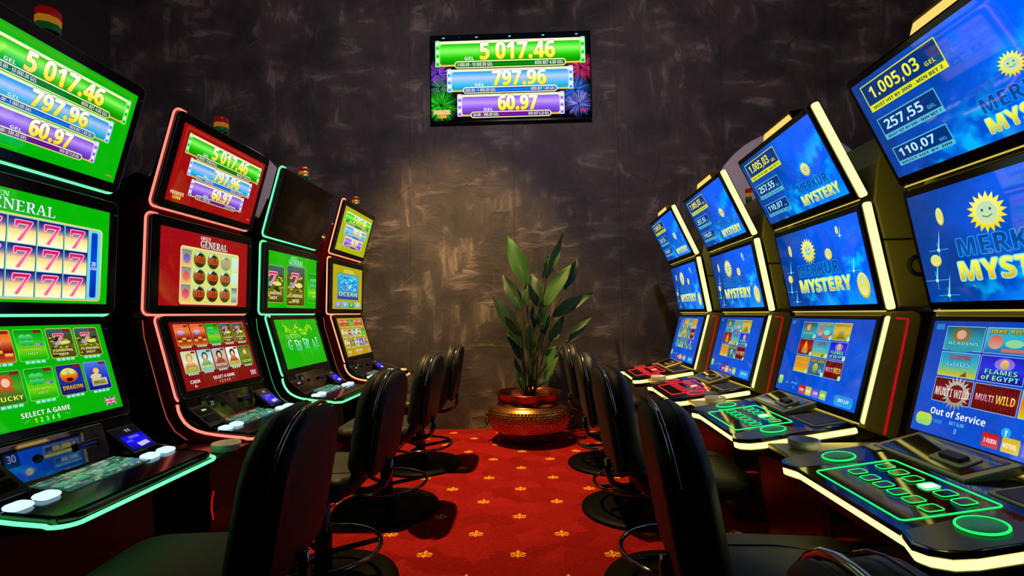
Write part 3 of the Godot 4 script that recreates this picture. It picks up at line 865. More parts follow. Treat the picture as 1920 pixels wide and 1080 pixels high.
# one monitor: bezel with its display, returned with its frame of reference
func monitor(m: Node3D, called: String, dt: float, yt: float, db: float, yb: float, w: float, corner: float, thick: float, margin: Array, dm: Material, bezel: Material, what: String) -> Array:
	var top := Vector3(dt, yt, 0)
	var bot := Vector3(db, yb, 0)
	var up := (top - bot).normalized()
	var h := (top - bot).length()
	var c := (top + bot) * 0.5
	var n := RT.cross(up)
	var st := new_st()
	slab(st, rrect(w, h, corner), c, RT, up, thick, 0.006)
	var o := part(m, called, st, bezel)
	# margin: left, right, top, bottom
	var pw: float = w - margin[0] - margin[1]
	var ph: float = h - margin[2] - margin[3]
	var pc: Vector3 = c + n * 0.002 + RT * (margin[0] - margin[1]) * 0.5 + up * (margin[3] - margin[2]) * 0.5
	picture(o, "display", pc, RT, up, pw, ph, dm, what)
	return [o, c, up, n, h]

func lamp_stack(m: Node3D, at: Vector3, r: float, h: float, flat: bool) -> void:
	var st := new_st(true)
	lathe(st, dotted([[0, 0], [r * 0.9, 0], [r * 0.9, h * 0.25], [0, h * 0.25]]), at, 16)
	var root := part(m, "signal_lamp", st, mat("lamp_foot", Color(0.03, 0.03, 0.03), 0.4), "stacked red, yellow and green signal lamp")
	var cs := [["green_lens", Color(0.02, 0.3, 0.12)], ["yellow_lens", Color(0.8, 0.5, 0.08)], ["red_lens", Color(0.55, 0.03, 0.03)]]
	for k in 3:
		var s2 := new_st(true)
		var y0 := h * (0.25 + 0.25 * k)
		var pr := [[0, y0 + 0.001], [r, y0 + 0.001], [r, y0 + h * 0.25 - 0.001]]
		pr.append_array([[r * 0.85, y0 + h * 0.25 + (0.006 if k == 2 else 0.0)], [0, y0 + h * 0.25 + (0.008 if k == 2 else 0.0)]])
		lathe(s2, dotted(pr), at, 8 if flat else 16)
		part(root, cs[k][0], s2, glow(cs[k][0], cs[k][1], 0.5))

func left_machine(at: Vector3, turn: float, neon: Color, tint: Color, pics: Array, number: Image, label: String, sticker := false) -> Node3D:
	var m := thing("slot_machine", label, "slot machine", at, turn, "slot machines along the left")
	var key := "%s" % neon.to_html()
	var nm := glow("neon" + key, neon, 2.3)
	var thin := glow("thin" + key, neon, 0.4)
	var bezel := mat("bezel", Color(0.008, 0.008, 0.009), 0.12)
	var shell := mat("shell" + key, tint, 0.35, 0.3)
	var dark := mat("cabinet_black", Color(0.02, 0.02, 0.021), 0.35)
	var gloss := mat("console_gloss", Color(0.03, 0.028, 0.028), 0.14)
	part(m, "cabinet", side_extrude([[-0.45, 0], [0.22, 0], [0.27, 0.3], [0.24, 0.59], [0.05, 0.64], [-0.05, 0.86], [-0.11, 1.2], [-0.13, 1.235], [-0.45, 1.235]], 0.64, 0.01), dark)
	part(m, "upper_cabinet", side_extrude([[-0.45, 1.24], [-0.12, 1.24], [-0.1, 1.66], [-0.05, 1.76], [-0.07, 1.88], [-0.13, 1.92], [-0.42, 1.8]], 0.66, 0.008), mat("cabinet_grey", Color(0.24, 0.24, 0.22), 0.4, 0.2))
	# upper back box and the housing that carries the lowest monitor
	part(m, "upper_housing", side_extrude([[-0.2, 1.235], [-0.035, 1.235], [-0.03, 1.70], [0.05, 1.98], [0.0, 2.0], [-0.06, 1.86], [-0.2, 1.74]], 0.70, 0.008), shell)
	part(m, "lower_housing", side_extrude([[-0.025, 1.225], [-0.01, 1.215], [0.02, 1.11], [0.112, 0.815], [0.125, 0.765], [0.16, 0.715], [0.22, 0.682], [0.30, 0.664], [0.44, 0.648], [0.44, 0.625], [0.30, 0.625], [0.17, 0.632], [0.09, 0.68], [0.055, 0.745], [0.03, 0.83], [-0.075, 1.18], [-0.075, 1.225]], 0.68, 0.004), shell)
	for s in [-1, 1]:
		var zz: float = 0.342 * s
		var st := new_st(true)
		tube(st, PackedVector3Array([Vector3(-0.07, 1.2, zz), Vector3(-0.06, 1.12, zz), Vector3(0.035, 0.81, zz), Vector3(0.06, 0.74, zz), Vector3(0.1, 0.68, zz), Vector3(0.16, 0.64, zz)]), 0.0022, 6)
		part(m, "edge_trim", st, thin)
	# monitors
	var specs := [["top_monitor", 0.139, 2.191, 0.018, 1.739, 0.775, [0.045, 0.04, 0.045, 0.04]], ["middle_monitor", 0.016, 1.702, 0.008, 1.229, 0.80, [0.055, 0.05, 0.05, 0.04]], ["lower_monitor", 0.016, 1.220, 0.138, 0.823, 0.685, [0.04, 0.04, 0.035, 0.035]]]
	for k in 3:
		var q: Array = specs[k]
		var mo := monitor(m, q[0], q[1], q[2], q[3], q[4], q[5], 0.028, 0.05, q[6], pics[k], bezel, "")
		var c: Vector3 = mo[1] - mo[3] * 0.026
		var hw: float = q[5] * 0.5 + 0.007
		var hh: float = mo[4] * 0.5 + 0.006
		var p := rrect(hw * 2, hh * 2, 0.034, 6)
		var run := PackedVector2Array()
		for i in range(0, p.size()):      # left side, bottom and right side; the top stays unlit
			var j := (i + 21) % p.size()
			if i == 0:
				run.append(Vector2(-hw + 0.07, hh))
			run.append(p[j])
			if j == 13:
				break
		var path := PackedVector3Array()
		for i in run.size():
			path.append(c + RT * run[i].x + mo[2] * run[i].y)
		var st := new_st(true)
		tube(st, path, 0.005, 8)
		part(mo[0], "neon_trim", st, nm)
		var s2 := new_st(true)
		tube(s2, loop_on(mo[1] - mo[3] * 0.003, RT, mo[2], rrect(q[5] - 0.004, mo[4] - 0.004, 0.027, 5)), 0.0016, 5, true)
		part(mo[0], "chrome_edge", s2, mat("chrome", Color(0.6, 0.6, 0.62), 0.15, 1.0))
		var s3 := new_st()
		slab(s3, rrect(0.016, 0.008, 0.001), mo[1] + mo[3] * 0.0015 + RT * (q[5] * 0.5 - 0.018) + mo[2] * (mo[4] * 0.5 - 0.055), RT, mo[2], 0.002)
		part(mo[0], "sticker", s3, mat("sticker", Color(0.45, 0.45, 0.48), 0.6))
	# console
	var con := part(m, "console", side_extrude([[0.05, 0.82], [0.134, 0.818], [0.178, 0.694], [0.25, 0.685], [0.46, 0.667], [0.46, 0.64], [0.28, 0.61], [0.1, 0.64], [0.06, 0.72]], 0.66, 0.002), gloss)
	var lip := new_st()
	slab(lip, rrect4(0.19, 0.664, [0.004, 0.06, 0.06, 0.004], 5), Vector3(0.4, 0.6745, 0), Vector3(0.996, -0.087, 0), RT, 0.022, 0.005)
	part(con, "front_lip", lip, mat("lip", Color(0.05, 0.042, 0.04), 0.16))
	for s in [-1, 1]:
		var cheek := new_st()
		slab(cheek, dotted([[0.1, 0.822], [0.125, 0.822], [0.135, 0.778], [0.17, 0.73], [0.22, 0.706], [0.30, 0.69], [0.31, 0.675], [0.14, 0.68], [0.1, 0.72]]), Vector3(0, 0, 0.335 * s + 0.006), Vector3.RIGHT, Vector3.UP, 0.012, 0.002)
		part(con, "cheek", cheek, gloss)
	var np := PackedVector3Array()
	var curve := [[0.112, 0.803], [0.118, 0.775], [0.13, 0.748], [0.15, 0.72], [0.175, 0.7], [0.21, 0.683], [0.25, 0.672], [0.3, 0.664], [0.36, 0.657], [0.44, 0.65]]
	for q in curve:
		np.append(Vector3(q[0], q[1], 0.344))
	for k in 6:
		var a := PI * 0.5 * k / 5.0
		np.append(Vector3(0.45 + sin(a) * 0.05, 0.646 - 0.004 * k / 5.0, 0.294 + cos(a) * 0.05))
	for k in 6:
		var a := PI * 0.5 * k / 5.0
		np.append(Vector3(0.45 + cos(a) * 0.05, 0.642 + 0.004 * k / 5.0, -0.294 - sin(a) * 0.05))
	curve.reverse()
	for q in curve:
		np.append(Vector3(q[0], q[1], -0.344))
	var st := new_st(true)
	tube(st, np, 0.0062, 8)
	part(con, "neon_trim", st, nm)
	# back plate: dark mirror, number plaque, ticket slot, camera eye, fin
	var pu := Vector3(-0.325, 0.945, 0).normalized()
	var pr := Vector3(sin(0.045), 0, -cos(0.045))      # turned a little towards the near end
	var pn := pr.cross(pu).normalized()
	var pc := Vector3(0.162, 0.757, 0) + pn * 0.008
	st = new_st()
	slab(st, rrect(0.4, 0.126, 0.006), pc + pr * -0.03, pr, pu, 0.008, 0.001)
	var bp := part(m, "back_plate", st, mat("dark_mirror", Color(0.6, 0.6, 0.62), 0.03, 1.0), "dark mirror plate behind the touch pad")
	picture(bp, "number_plaque", pc + pr * -0.165 + pu * 0.02 + pn * 0.004, pr, pu, 0.045, 0.055, screen_mat(number, 0.5))
	st = new_st(true)
	tube(st, PackedVector3Array([pc + pr * -0.085 + pu * 0.0 - pn * 0.002, pc + pr * -0.085 + pn * 0.004]), 0.014, 14)
	part(bp, "camera_eye", st, gloss)
	st = new_st()
	slab(st, rrect(0.09, 0.026, 0.004), pc + pr * 0.085 + pn * 0.012, pr, pu, 0.014, 0.003)
	var slot := part(bp, "ticket_slot", st, gloss)
	st = new_st()
	slab(st, rrect(0.06, 0.005, 0.001), pc + pr * 0.085 + pn * 0.0135, pr, pu, 0.002)
	part(slot, "slot_light", st, glow("slot_light", Color(0.1, 0.1, 0.6), 0.6))
	st = new_st()
	slab(st, dotted([[0.12, 0.82], [0.135, 0.74], [0.2, 0.70], [0.155, 0.705], [0.13, 0.735]]), Vector3(0, 0, -0.17), Vector3.RIGHT, Vector3.UP, 0.006)
	slab(st, dotted([[-0.03, 0.0], [0.03, 0.0], [0.006, 0.1], [-0.002, 0.1]]), Vector3(0.162, 0.705, -0.185), RT, Vector3(-0.3, 0.95, 0), 0.004)
	part(m, "fin", st, mat("fin", Color(0.25, 0.12, 0.6), 0.3, 0.4), "violet fin beside the card reader")
	# slanted reader on the right, validator on the left
	var su := Vector3(-0.78, 0.62, 0).normalized()
	var sn := RT.cross(su)
	st = new_st()
	slab(st, rrect(0.135, 0.14, 0.01), Vector3(0.205, 0.742, -0.262), RT, su, 0.03, 0.003)
	var rd := part(m, "card_reader", st, mat("silver_dark", Color(0.25, 0.25, 0.27), 0.25, 0.9))
	picture(rd, "display", Vector3(0.205, 0.742, -0.262) + sn * 0.002, RT, su, 0.108, 0.118, pics[3])
	st = new_st()
	slab(st, rrect(0.135, 0.14, 0.01), Vector3(0.205, 0.742, 0.262), RT, su, 0.03, 0.003)
	var va := part(m, "note_validator", st, mat("silver_dark", Color(0.25, 0.25, 0.27), 0.25, 0.9))
	for k in 2:
		st = new_st()
		slab(st, rrect(0.095, 0.042, 0.006), Vector3(0.205, 0.742, 0.262) + sn * 0.003 + su * (0.03 - 0.056 * k), RT, su, 0.004, 0.001)
		var bay := part(va, "bay", st, bezel)
		if k == 0:
			st = new_st()
			slab(st, rrect(0.03, 0.009, 0.002), Vector3(0.205, 0.742, 0.262) + sn * 0.0045 + su * 0.03, RT, su, 0.002)
			part(bay, "bay_light", st, glow("bay_light", Color(0.75, 0.85, 0.85), 0.8))
	# touch glass and the four lit play buttons
	var gu := Vector3(-0.9965, 0.084, 0).normalized()
	picture(m, "touch_glass", Vector3(0.262, 0.6878, -0.012), RT, gu, 0.33, 0.155, pics[4], "printed green touch glass")
	for v in [-0.292, -0.208, 0.208, 0.292]:
		st = new_st()
		slab(st, rrect(0.064, 0.052, 0.018), Vector3(0.315, 0.692, -v), RT, gu, 0.012, 0.004)
		part(m, "play_button", st, glow("play_button", Color(0.72, 0.9, 1.0), 1.6), "round-cornered play button lit white")
	lamp_stack(m, Vector3(0.09, 2.19, 0.02), 0.036, 0.1, true)
	if sticker:
		for q in [[-0.07, 1.29, 0.05, 0.022], [-0.075, 1.235, 0.055, 0.05]]:
			st = new_st()
			slab(st, rrect(q[2], q[3], 0.002), Vector3(q[0] - 0.03, q[1], 0.3525 if q[1] > 1.25 else 0.3225), Vector3.RIGHT, Vector3.UP, 0.002)
			part(m, "paper_label", st, mat("paper", Color(0.55, 0.55, 0.52), 0.8))
	# short curved light on the base
	st = new_st(true)
	tube(st, PackedVector3Array([Vector3(0.278, 0.4, 0.318), Vector3(0.27, 0.36, 0.318), Vector3(0.268, 0.32, 0.318), Vector3(0.278, 0.27, 0.318)]), 0.003, 6)
	part(m, "base_light", st, glow("base_red", Color(0.9, 0.08, 0.1), 0.8))
	return m

func right_machine(at: Vector3, turn: float, keys: Color, pics: Array, label: String) -> Node3D:
	var m := thing("slot_machine", label, "slot machine", at, turn, "slot machines along the right")
	var strip := glow("strip", Color(1.0, 0.94, 0.46), 3.0)
	var line := glow("line", Color(0.95, 0.85, 0.35), 0.75)
	var bezel := mat("bezel", Color(0.008, 0.008, 0.009), 0.12)
	var metal := mat("smoked_metal", Color(0.5, 0.47, 0.28), 0.4, 0.3)
	var dark := mat("cabinet_black", Color(0.02, 0.02, 0.021), 0.35)
	var kt := keys.to_html()
	var kg := glow("keys" + kt, keys, 1.5)
	var kr := glow("keyring" + kt, keys, 1.1)
	part(m, "cabinet", side_extrude([[-0.45, 0], [0.2, 0], [0.24, 0.55], [0.46, 0.625], [0.46, 0.64], [0.0, 0.7], [-0.1, 1.15], [-0.13, 1.18], [-0.38, 1.18], [-0.45, 1.1]], 0.66, 0.01), dark)
	var st := new_st()
	slab(st, rrect(0.56, 0.5, 0.02), Vector3(0.226, 0.29, 0), RT, Vector3(0.07, 1, 0).normalized(), 0.02, 0.004)
	part(m, "knee_panel", st, mat("knee_red", Color(0.3, 0.015, 0.015), 0.3), "dark red panel under the deck")
	for s in [-1, 1]:
		st = new_st(true)
		tube(st, PackedVector3Array([Vector3(0.246, 0.52, 0.31 * s), Vector3(0.24, 0.46, 0.31 * s)]), 0.003, 6)
		part(m, "base_light", st, glow("base_red", Color(0.9, 0.08, 0.1), 0.8))
	part(m, "middle_cabinet", side_extrude([[-0.38, 1.2], [-0.05, 1.2], [-0.01, 1.462], [-0.38, 1.462]], 0.72, 0.006), metal)
	part(m, "upper_cabinet", side_extrude([[-0.38, 1.468], [-0.009, 1.468], [0.02, 1.62], [0.0, 1.77], [-0.06, 1.9], [-0.14, 1.91], [-0.36, 1.86]], 0.72, 0.006), metal)
	for s in [-1, 1]:
		st = new_st(true)
		tube(st, ring_path(Vector3(-0.13, 1.36, 0.3605 * s), 0.035, Vector3.RIGHT, Vector3.UP, 24), 0.009, 6, true)
		part(m, "emblem_ring", st, mat("emblem", Color(0.02, 0.02, 0.02), 0.5))
	part(m, "lower_housing", side_extrude([[-0.012, 1.185], [-0.085, 1.185], [-0.108, 1.178], [-0.116, 1.155], [-0.108, 1.12], [-0.01, 0.72], [0.01, 0.7], [0.11, 0.745], [0.108, 0.765]], 0.765, 0.006), metal)
	for s in [-1, 1]:
		var zz: float = 0.3855 * s
		st = new_st(true)
		tube(st, PackedVector3Array([Vector3(-0.02, 1.158, zz), Vector3(-0.062, 1.155, zz), Vector3(-0.055, 1.12, zz), Vector3(0.046, 0.722, zz)]), 0.0045, 6)
		part(m, "red_neon", st, glow("red_neon", Color(0.9, 0.06, 0.13), 0.55))
	var specs := [["top_monitor", 0.26, 2.001, 0.09, 1.6205, 0.742, [0.022, 0.022, 0.025, 0.035]], ["middle_monitor", 0.086, 1.606, 0.016, 1.188, 0.745, [0.022, 0.026, 0.028, 0.028]], ["lower_monitor", 0.0145, 1.173, 0.13, 0.763, 0.725, [0.025, 0.028, 0.022, 0.03]]]
	for k in 3:
		var q: Array = specs[k]
		var mo := monitor(m, q[0], q[1], q[2], q[3], q[4], q[5], 0.008, 0.052, q[6], pics[k], bezel, "")
		for s in [-1, 1]:      # glowing edge down both flanks of the bezel
			st = new_st()
			var c: Vector3 = mo[1] + RT * (q[5] * 0.5 + 0.005) * s - mo[3] * 0.026
			slab(st, rrect4(0.03, mo[4] - 0.002, [0.008, 0.008, 0.008, 0.008], 3), c + RT * 0.005 * s, mo[3] * -s, mo[2], 0.012, 0.003)
			part(mo[0], "edge_light", st, strip)
		st = new_st()
		slab(st, rrect(q[5] - 0.02, 0.0045, 0.001), mo[1] - mo[3] * 0.004 - mo[2] * (mo[4] * 0.5 + 0.004) - mo[3] * 0.004, RT, mo[2], 0.008)
		part(mo[0], "lower_line", st, line)
		if k == 0:
			st = new_st()
			slab(st, rrect(0.026, 0.018, 0.003), mo[1] + mo[3] * 0.002 + RT * (q[5] * 0.5 - 0.05) + mo[2] * (mo[4] * 0.5 - 0.0125), RT, mo[2], 0.003, 0.0008)
			part(mo[0], "camera_eye", st, mat("sensor", Color(0.18, 0.18, 0.2), 0.4))
			# lit crown box behind the upper rim
			st = new_st()
			slab(st, dotted([[-0.16, 0.0], [0.16, 0.0], [0.125, 0.05], [-0.125, 0.05]]), Vector3(0.245, 2.0, -0.075), RT, Vector3(0.12, 1, 0).normalized(), 0.075, 0.004)
			var crown := part(m, "crown_box", st, mat("crown_metal", Color(0.75, 0.55, 0.25), 0.35, 0.8))
			st = new_st()
			slab(st, dotted([[-0.145, 0.004], [0.145, 0.004], [0.122, 0.036], [-0.122, 0.036]]), Vector3(0.2465, 2.0, -0.075), RT, Vector3(0.12, 1, 0).normalized(), 0.004)
			part(crown, "crown_light", st, glow("crown", Color(1.0, 0.82, 0.42), 1.1))
	lamp_stack(m, Vector3(-0.1, 1.905, 0.1), 0.02, 0.1, false)
	# deck
	var phi := 0.148
	var ed := Vector3(cos(phi), -sin(phi), 0)
	var up := Vector3(sin(phi), cos(phi), 0)
	var o := Vector3(0, 0.772, 0)
	var shape := dotted([[0.12, -0.345], [0.49, -0.36], [0.535, -0.352], [0.568, -0.325], [0.58, -0.295], [0.56, -0.235], [0.56, 0.235], [0.58, 0.295], [0.568, 0.325], [0.535, 0.352], [0.49, 0.36], [0.12, 0.345]])
	st = new_st()
	slab(st, shape, o, ed, RT, 0.016, 0.004)
	var deck := part(m, "button_deck", st, mat("deck_glass", Color(0.012, 0.014, 0.02), 0.07))
	st = new_st()
	slab(st, inset(shape, 0.003), o - up * 0.0165, ed, RT, 0.022, 0.004)
	part(deck, "edge_light", st, strip)
	st = new_st()
	slab(st, inset(shape, 0.01), o - up * 0.039, ed, RT, 0.03, 0.004)
	part(deck, "underside", st, dark)
	for s in [-1, 1]:
		st = new_st()
		slab(st, dotted([[0.36, 0.21], [0.55, 0.235], [0.565, 0.29], [0.55, 0.33], [0.5, 0.35], [0.3, 0.345], [0.3, 0.3]]) if s > 0 else dotted([[0.36, -0.21], [0.3, -0.3], [0.3, -0.345], [0.5, -0.35], [0.55, -0.33], [0.565, -0.29], [0.55, -0.235]]), o + up * 0.0008, ed, RT, 0.002)
		part(deck, "ribbed_inlay", st, mat("ribbed", Color(0.02, 0.022, 0.022), 0.28))
	st = new_st(true)
	tube(st, loop_on(o + up * 0.001, ed, RT, PackedVector2Array(Array(rrect(0.236, 0.376, 0.012, 3)).map(func(q): return q + Vector2(0.408, 0.005)))), 0.0021, 6, true)
	part(deck, "light_frame", st, kg)
	for row in 2:
		for k in 6:
			var c := o + ed * (0.43 - 0.085 * row) + RT * (-0.127 + 0.0566 * k - 0.008 * row)
			st = new_st()
			slab(st, rrect(0.04, 0.036, 0.007), c + up * 0.0035, ed, RT, 0.005, 0.001)
			var lit: bool = row == 1 and k == 3
			var b := part(deck, "button", st, glow("button_white", Color(0.9, 1.0, 0.9), 1.3) if lit else mat("button_dark", Color(0.06, 0.09, 0.08), 0.15), "button lit white" if lit else "")
			st = new_st(true)
			tube(st, loop_on(c + up * 0.0035, ed, RT, rrect(0.042, 0.038, 0.008, 3)), 0.0015, 5, true)
			part(b, "button_ring", st, kr)
	for s in [-1, 1]:
		var c2: Vector3 = o + ed * 0.405 + RT * 0.268 * s
		st = new_st(true)
		tube(st, PackedVector3Array([c2 - up * 0.002, c2 + up * 0.006]), 0.044, 32)
		var rb := part(deck, "round_button", st, glow("button_round" + kt, keys.lerp(Color(0.3, 0.6, 0.6), 0.5), 0.12))
		st = new_st(true)
		tube(st, ring_path(c2 + up * 0.005, 0.046, ed, RT, 32), 0.003, 6, true)
		part(rb, "button_ring", st, kr)
	# validator wedge, its mouth, and the flat tray beside it
	var wd := Vector3(cos(phi + 0.2), -sin(phi + 0.2), 0)
	var wu := Vector3(sin(phi + 0.2), cos(phi + 0.2), 0)
	var wc := o + ed * 0.19 + RT * -0.13 + up * 0.02
	var brass := mat("pale_brass", Color(0.72, 0.67, 0.4), 0.35, 0.3)
	st = new_st()
	slab(st, dotted([[-0.075, -0.17], [0.07, -0.2], [0.07, 0.17], [-0.075, 0.2]]), wc, wd, RT, 0.024, 0.003)
	var wedge := part(m, "validator_frame", st, brass)
	st = new_st()
	slab(st, dotted([[-0.06, -0.15], [0.054, -0.174], [0.054, 0.144], [-0.06, 0.17]]), wc + wu * 0.0015, wd, RT, 0.003)
	var inner := part(wedge, "validator_glass", st, mat("deck_glass", Color(0.012, 0.014, 0.02), 0.07))
	st = new_st()
	slab(st, rrect(0.07, 0.12, 0.01), wc + wu * 0.006 + RT * 0.06, wd, RT, 0.006, 0.002)
	part(wedge, "mouth_frame", st, brass)
	st = new_st()
	slab(st, rrect(0.034, 0.08, 0.008), wc + wu * 0.016 + RT * 0.06, wd, RT, 0.012, 0.004)
	part(wedge, "mouth", st, mat("rubber", Color(0.015, 0.015, 0.015), 0.5))
	st = new_st()
	slab(st, rrect(0.13, 0.2, 0.012), o + ed * 0.2 + RT * 0.21 + up * 0.004, ed, RT, 0.005, 0.0015)
	var tray := part(m, "ticket_tray", st, brass)
	st = new_st()
	slab(st, rrect(0.106, 0.176, 0.008), o + ed * 0.2 + RT * 0.21 + up * 0.0055, ed, RT, 0.003)
	part(tray, "tray_floor", st, mat("rubber", Color(0.015, 0.015, 0.015), 0.5))
	st = new_st()
	slab(st, rrect(0.05, 0.07, 0.004), o + ed * 0.26 + RT * -0.31 + up * 0.004, ed, RT, 0.005, 0.0015)
	part(m, "name_plate", st, brass)
	return m

# ---------------------------------------------------------------- chairs, dishes, shelves
func make_chair(label: String) -> Node3D:      # faces +X, post at its origin
	var c := thing("swivel_chair", label, "chair", Vector3.ZERO, 0.0, "black swivel chairs in the aisle")
	var black := mat("powder_black", Color(0.012, 0.012, 0.012), 0.22)
	var leather := mat("leather", Color(0.05, 0.05, 0.04), 0.55)
	var chrome := mat("chrome_dark", Color(0.5, 0.5, 0.52), 0.1, 1.0)
	var st := new_st(true)
	lathe(st, dotted([[0.0, 0.0], [0.32, 0.0], [0.33, 0.008], [0.325, 0.018], [0.29, 0.026], [0.12, 0.036], [0.06, 0.05], [0.045, 0.07], [0, 0.07]]), Vector3.ZERO, 48)
	part(c, "base_disc", st, mat("disc_black", Color(0.008, 0.008, 0.007), 0.55))
	mats["disc_black"].metallic_specular = 0.2
	st = new_st(true)
	lathe(st, dotted([[0.0, 0.06], [0.038, 0.06], [0.038, 0.26], [0.03, 0.27], [0.03, 0.43], [0, 0.43]]), Vector3.ZERO, 20)
	part(c, "post", st, black)
	st = new_st(true)
	tube(st, ring_path(Vector3(0, 0.168, 0), 0.25, Vector3.RIGHT, Vector3.FORWARD, 40), 0.011, 8, true)
	var ring := part(c, "foot_ring", st, chrome)
	for k in 3:
		var a := TAU * k / 3.0 + 2.75
		var dir := Vector3(cos(a), 0, sin(a))
		st = new_st(true)
		tube(st, PackedVector3Array([dir * 0.035 + Vector3.UP * 0.15, dir * 0.25 + Vector3.UP * 0.168]), 0.012, 8)
		part(ring, "spoke", st, black)
	st = new_st()
	slab(st, rrect(0.3, 0.3, 0.03), Vector3(0.02, 0.448, 0), Vector3.RIGHT, Vector3.FORWARD, 0.03, 0.006)
	part(c, "seat_plate", st, black)
	st = new_st(true)
	slab(st, rrect4(0.47, 0.46, [0.12, 0.1, 0.1, 0.12], 6), Vector3(0.035, 0.535, 0), Vector3.RIGHT, Vector3.FORWARD, 0.085, 0.022)
	var seat := part(c, "seat", st, leather)
	st = new_st(true)
	tube(st, PackedVector3Array([Vector3(-0.17, 0.5355, -0.12), Vector3(0.02, 0.5355, -0.135), Vector3(0.22, 0.5355, -0.1)]), 0.0022, 5)
	part(seat, "seam", st, black)
	# lever from the seat plate up to the back shell
	st = new_st(true)
	tube(st, PackedVector3Array([Vector3(-0.08, 0.425, 0), Vector3(-0.2, 0.42, 0), Vector3(-0.28, 0.45, 0), Vector3(-0.3, 0.5, 0), Vector3(-0.3, 0.56, 0)]), 0.016, 8)
	part(c, "back_lever", st, chrome)
	# backrest: cushion, shell, chrome band over the shoulders
	var lean := Vector3(-0.16, 1, 0).normalized()
	var bc := Vector3(-0.238, 0.748, 0)
	var outline := rrect4(0.44, 0.43, [0.07, 0.07, 0.17, 0.17], 8)
	st = new_st(true)
	slab(st, outline, bc + Vector3(0.035, 0, 0), RT, lean, 0.085, 0.026)
	var back := part(c, "backrest", st, leather)
	st = new_st(true)
	slab(st, outline, bc - RT.cross(lean) * 0.048, RT, lean, 0.034, 0.014)
	part(back, "back_shell", st, mat("back_shell", Color(0.045, 0.032, 0.03), 0.6))
	var run := PackedVector3Array()
	for i in range(15, 38):
		var q := outline[i % outline.size()]
		if q.y > 0.0:
			run.append(bc - RT.cross(lean) * 0.05 + RT * q.x * 1.012 + lean * q.y * 1.012)
	st = new_st(true)
	tube(st, run, 0.0065, 8)
	part(back, "chrome_band", st, mat("chrome", Color(0.6, 0.6, 0.62), 0.15, 1.0))
	st = new_st(true)
	var seam := PackedVector3Array()
	for i in range(15, 38):
		var q := outline[i % outline.size()]
		if q.y > 0.06:
			seam.append(bc - RT.cross(lean) * 0.006 + RT * q.x + lean * q.y)
	tube(st, seam, 0.0018, 5)
	part(back, "piping", st, black)
	return c

func ashtray(at: Vector3, label: String, r := 0.058) -> void:
	var st := new_st(true)
	lathe(st, dotted([[0, 0], [r * 0.82, 0], [r * 0.96, 0.008], [r, 0.02], [r, 0.03], [r * 0.96, 0.034], [r * 0.86, 0.033], [r * 0.8, 0.014], [0, 0.012]]), Vector3.ZERO, 32)
	var o := part(self, numbered("ashtray"), st, mat("ceramic", Color(0.85, 0.85, 0.84), 0.35))
	o.position = at
	tag(o, label, "ashtray", "white ashtrays on the shelves")

func shelf(poly: Array, y: float, m: Material, label: String) -> void:      # plan corners (x, z) of a plate bridging two machines
	var st := new_st()
	slab(st, dotted(poly), Vector3(0, y, 0), Vector3.RIGHT, Vector3(0, 0, -1), 0.018, 0.003)
	var o := part(self, numbered("bridge_shelf"), st, m)
	tag(o, label, "shelf", "small shelves between neighbouring machines")

# ---------------------------------------------------------------- surfaces made by noise
func layer(seed_: int, freq: float, w: int, h: int, ridged: bool, warp: float) -> PackedByteArray:      # one sheet of noise, drawn w x h and stretched to the wall's size
	var n := FastNoiseLite.new()
	n.seed = seed_
	n.noise_type = FastNoiseLite.TYPE_SIMPLEX_SMOOTH
	n.frequency = freq
	n.fractal_type = FastNoiseLite.FRACTAL_RIDGED if ridged else FastNoiseLite.FRACTAL_FBM
	n.fractal_octaves = 5
	n.domain_warp_enabled = true
	n.domain_warp_amplitude = warp
	n.domain_warp_frequency = 0.006
	n.domain_warp_fractal_octaves = 3
	var im := n.get_image(w, h)
	im.resize(2048, 1024, Image.INTERPOLATE_CUBIC)
	return im.get_data()

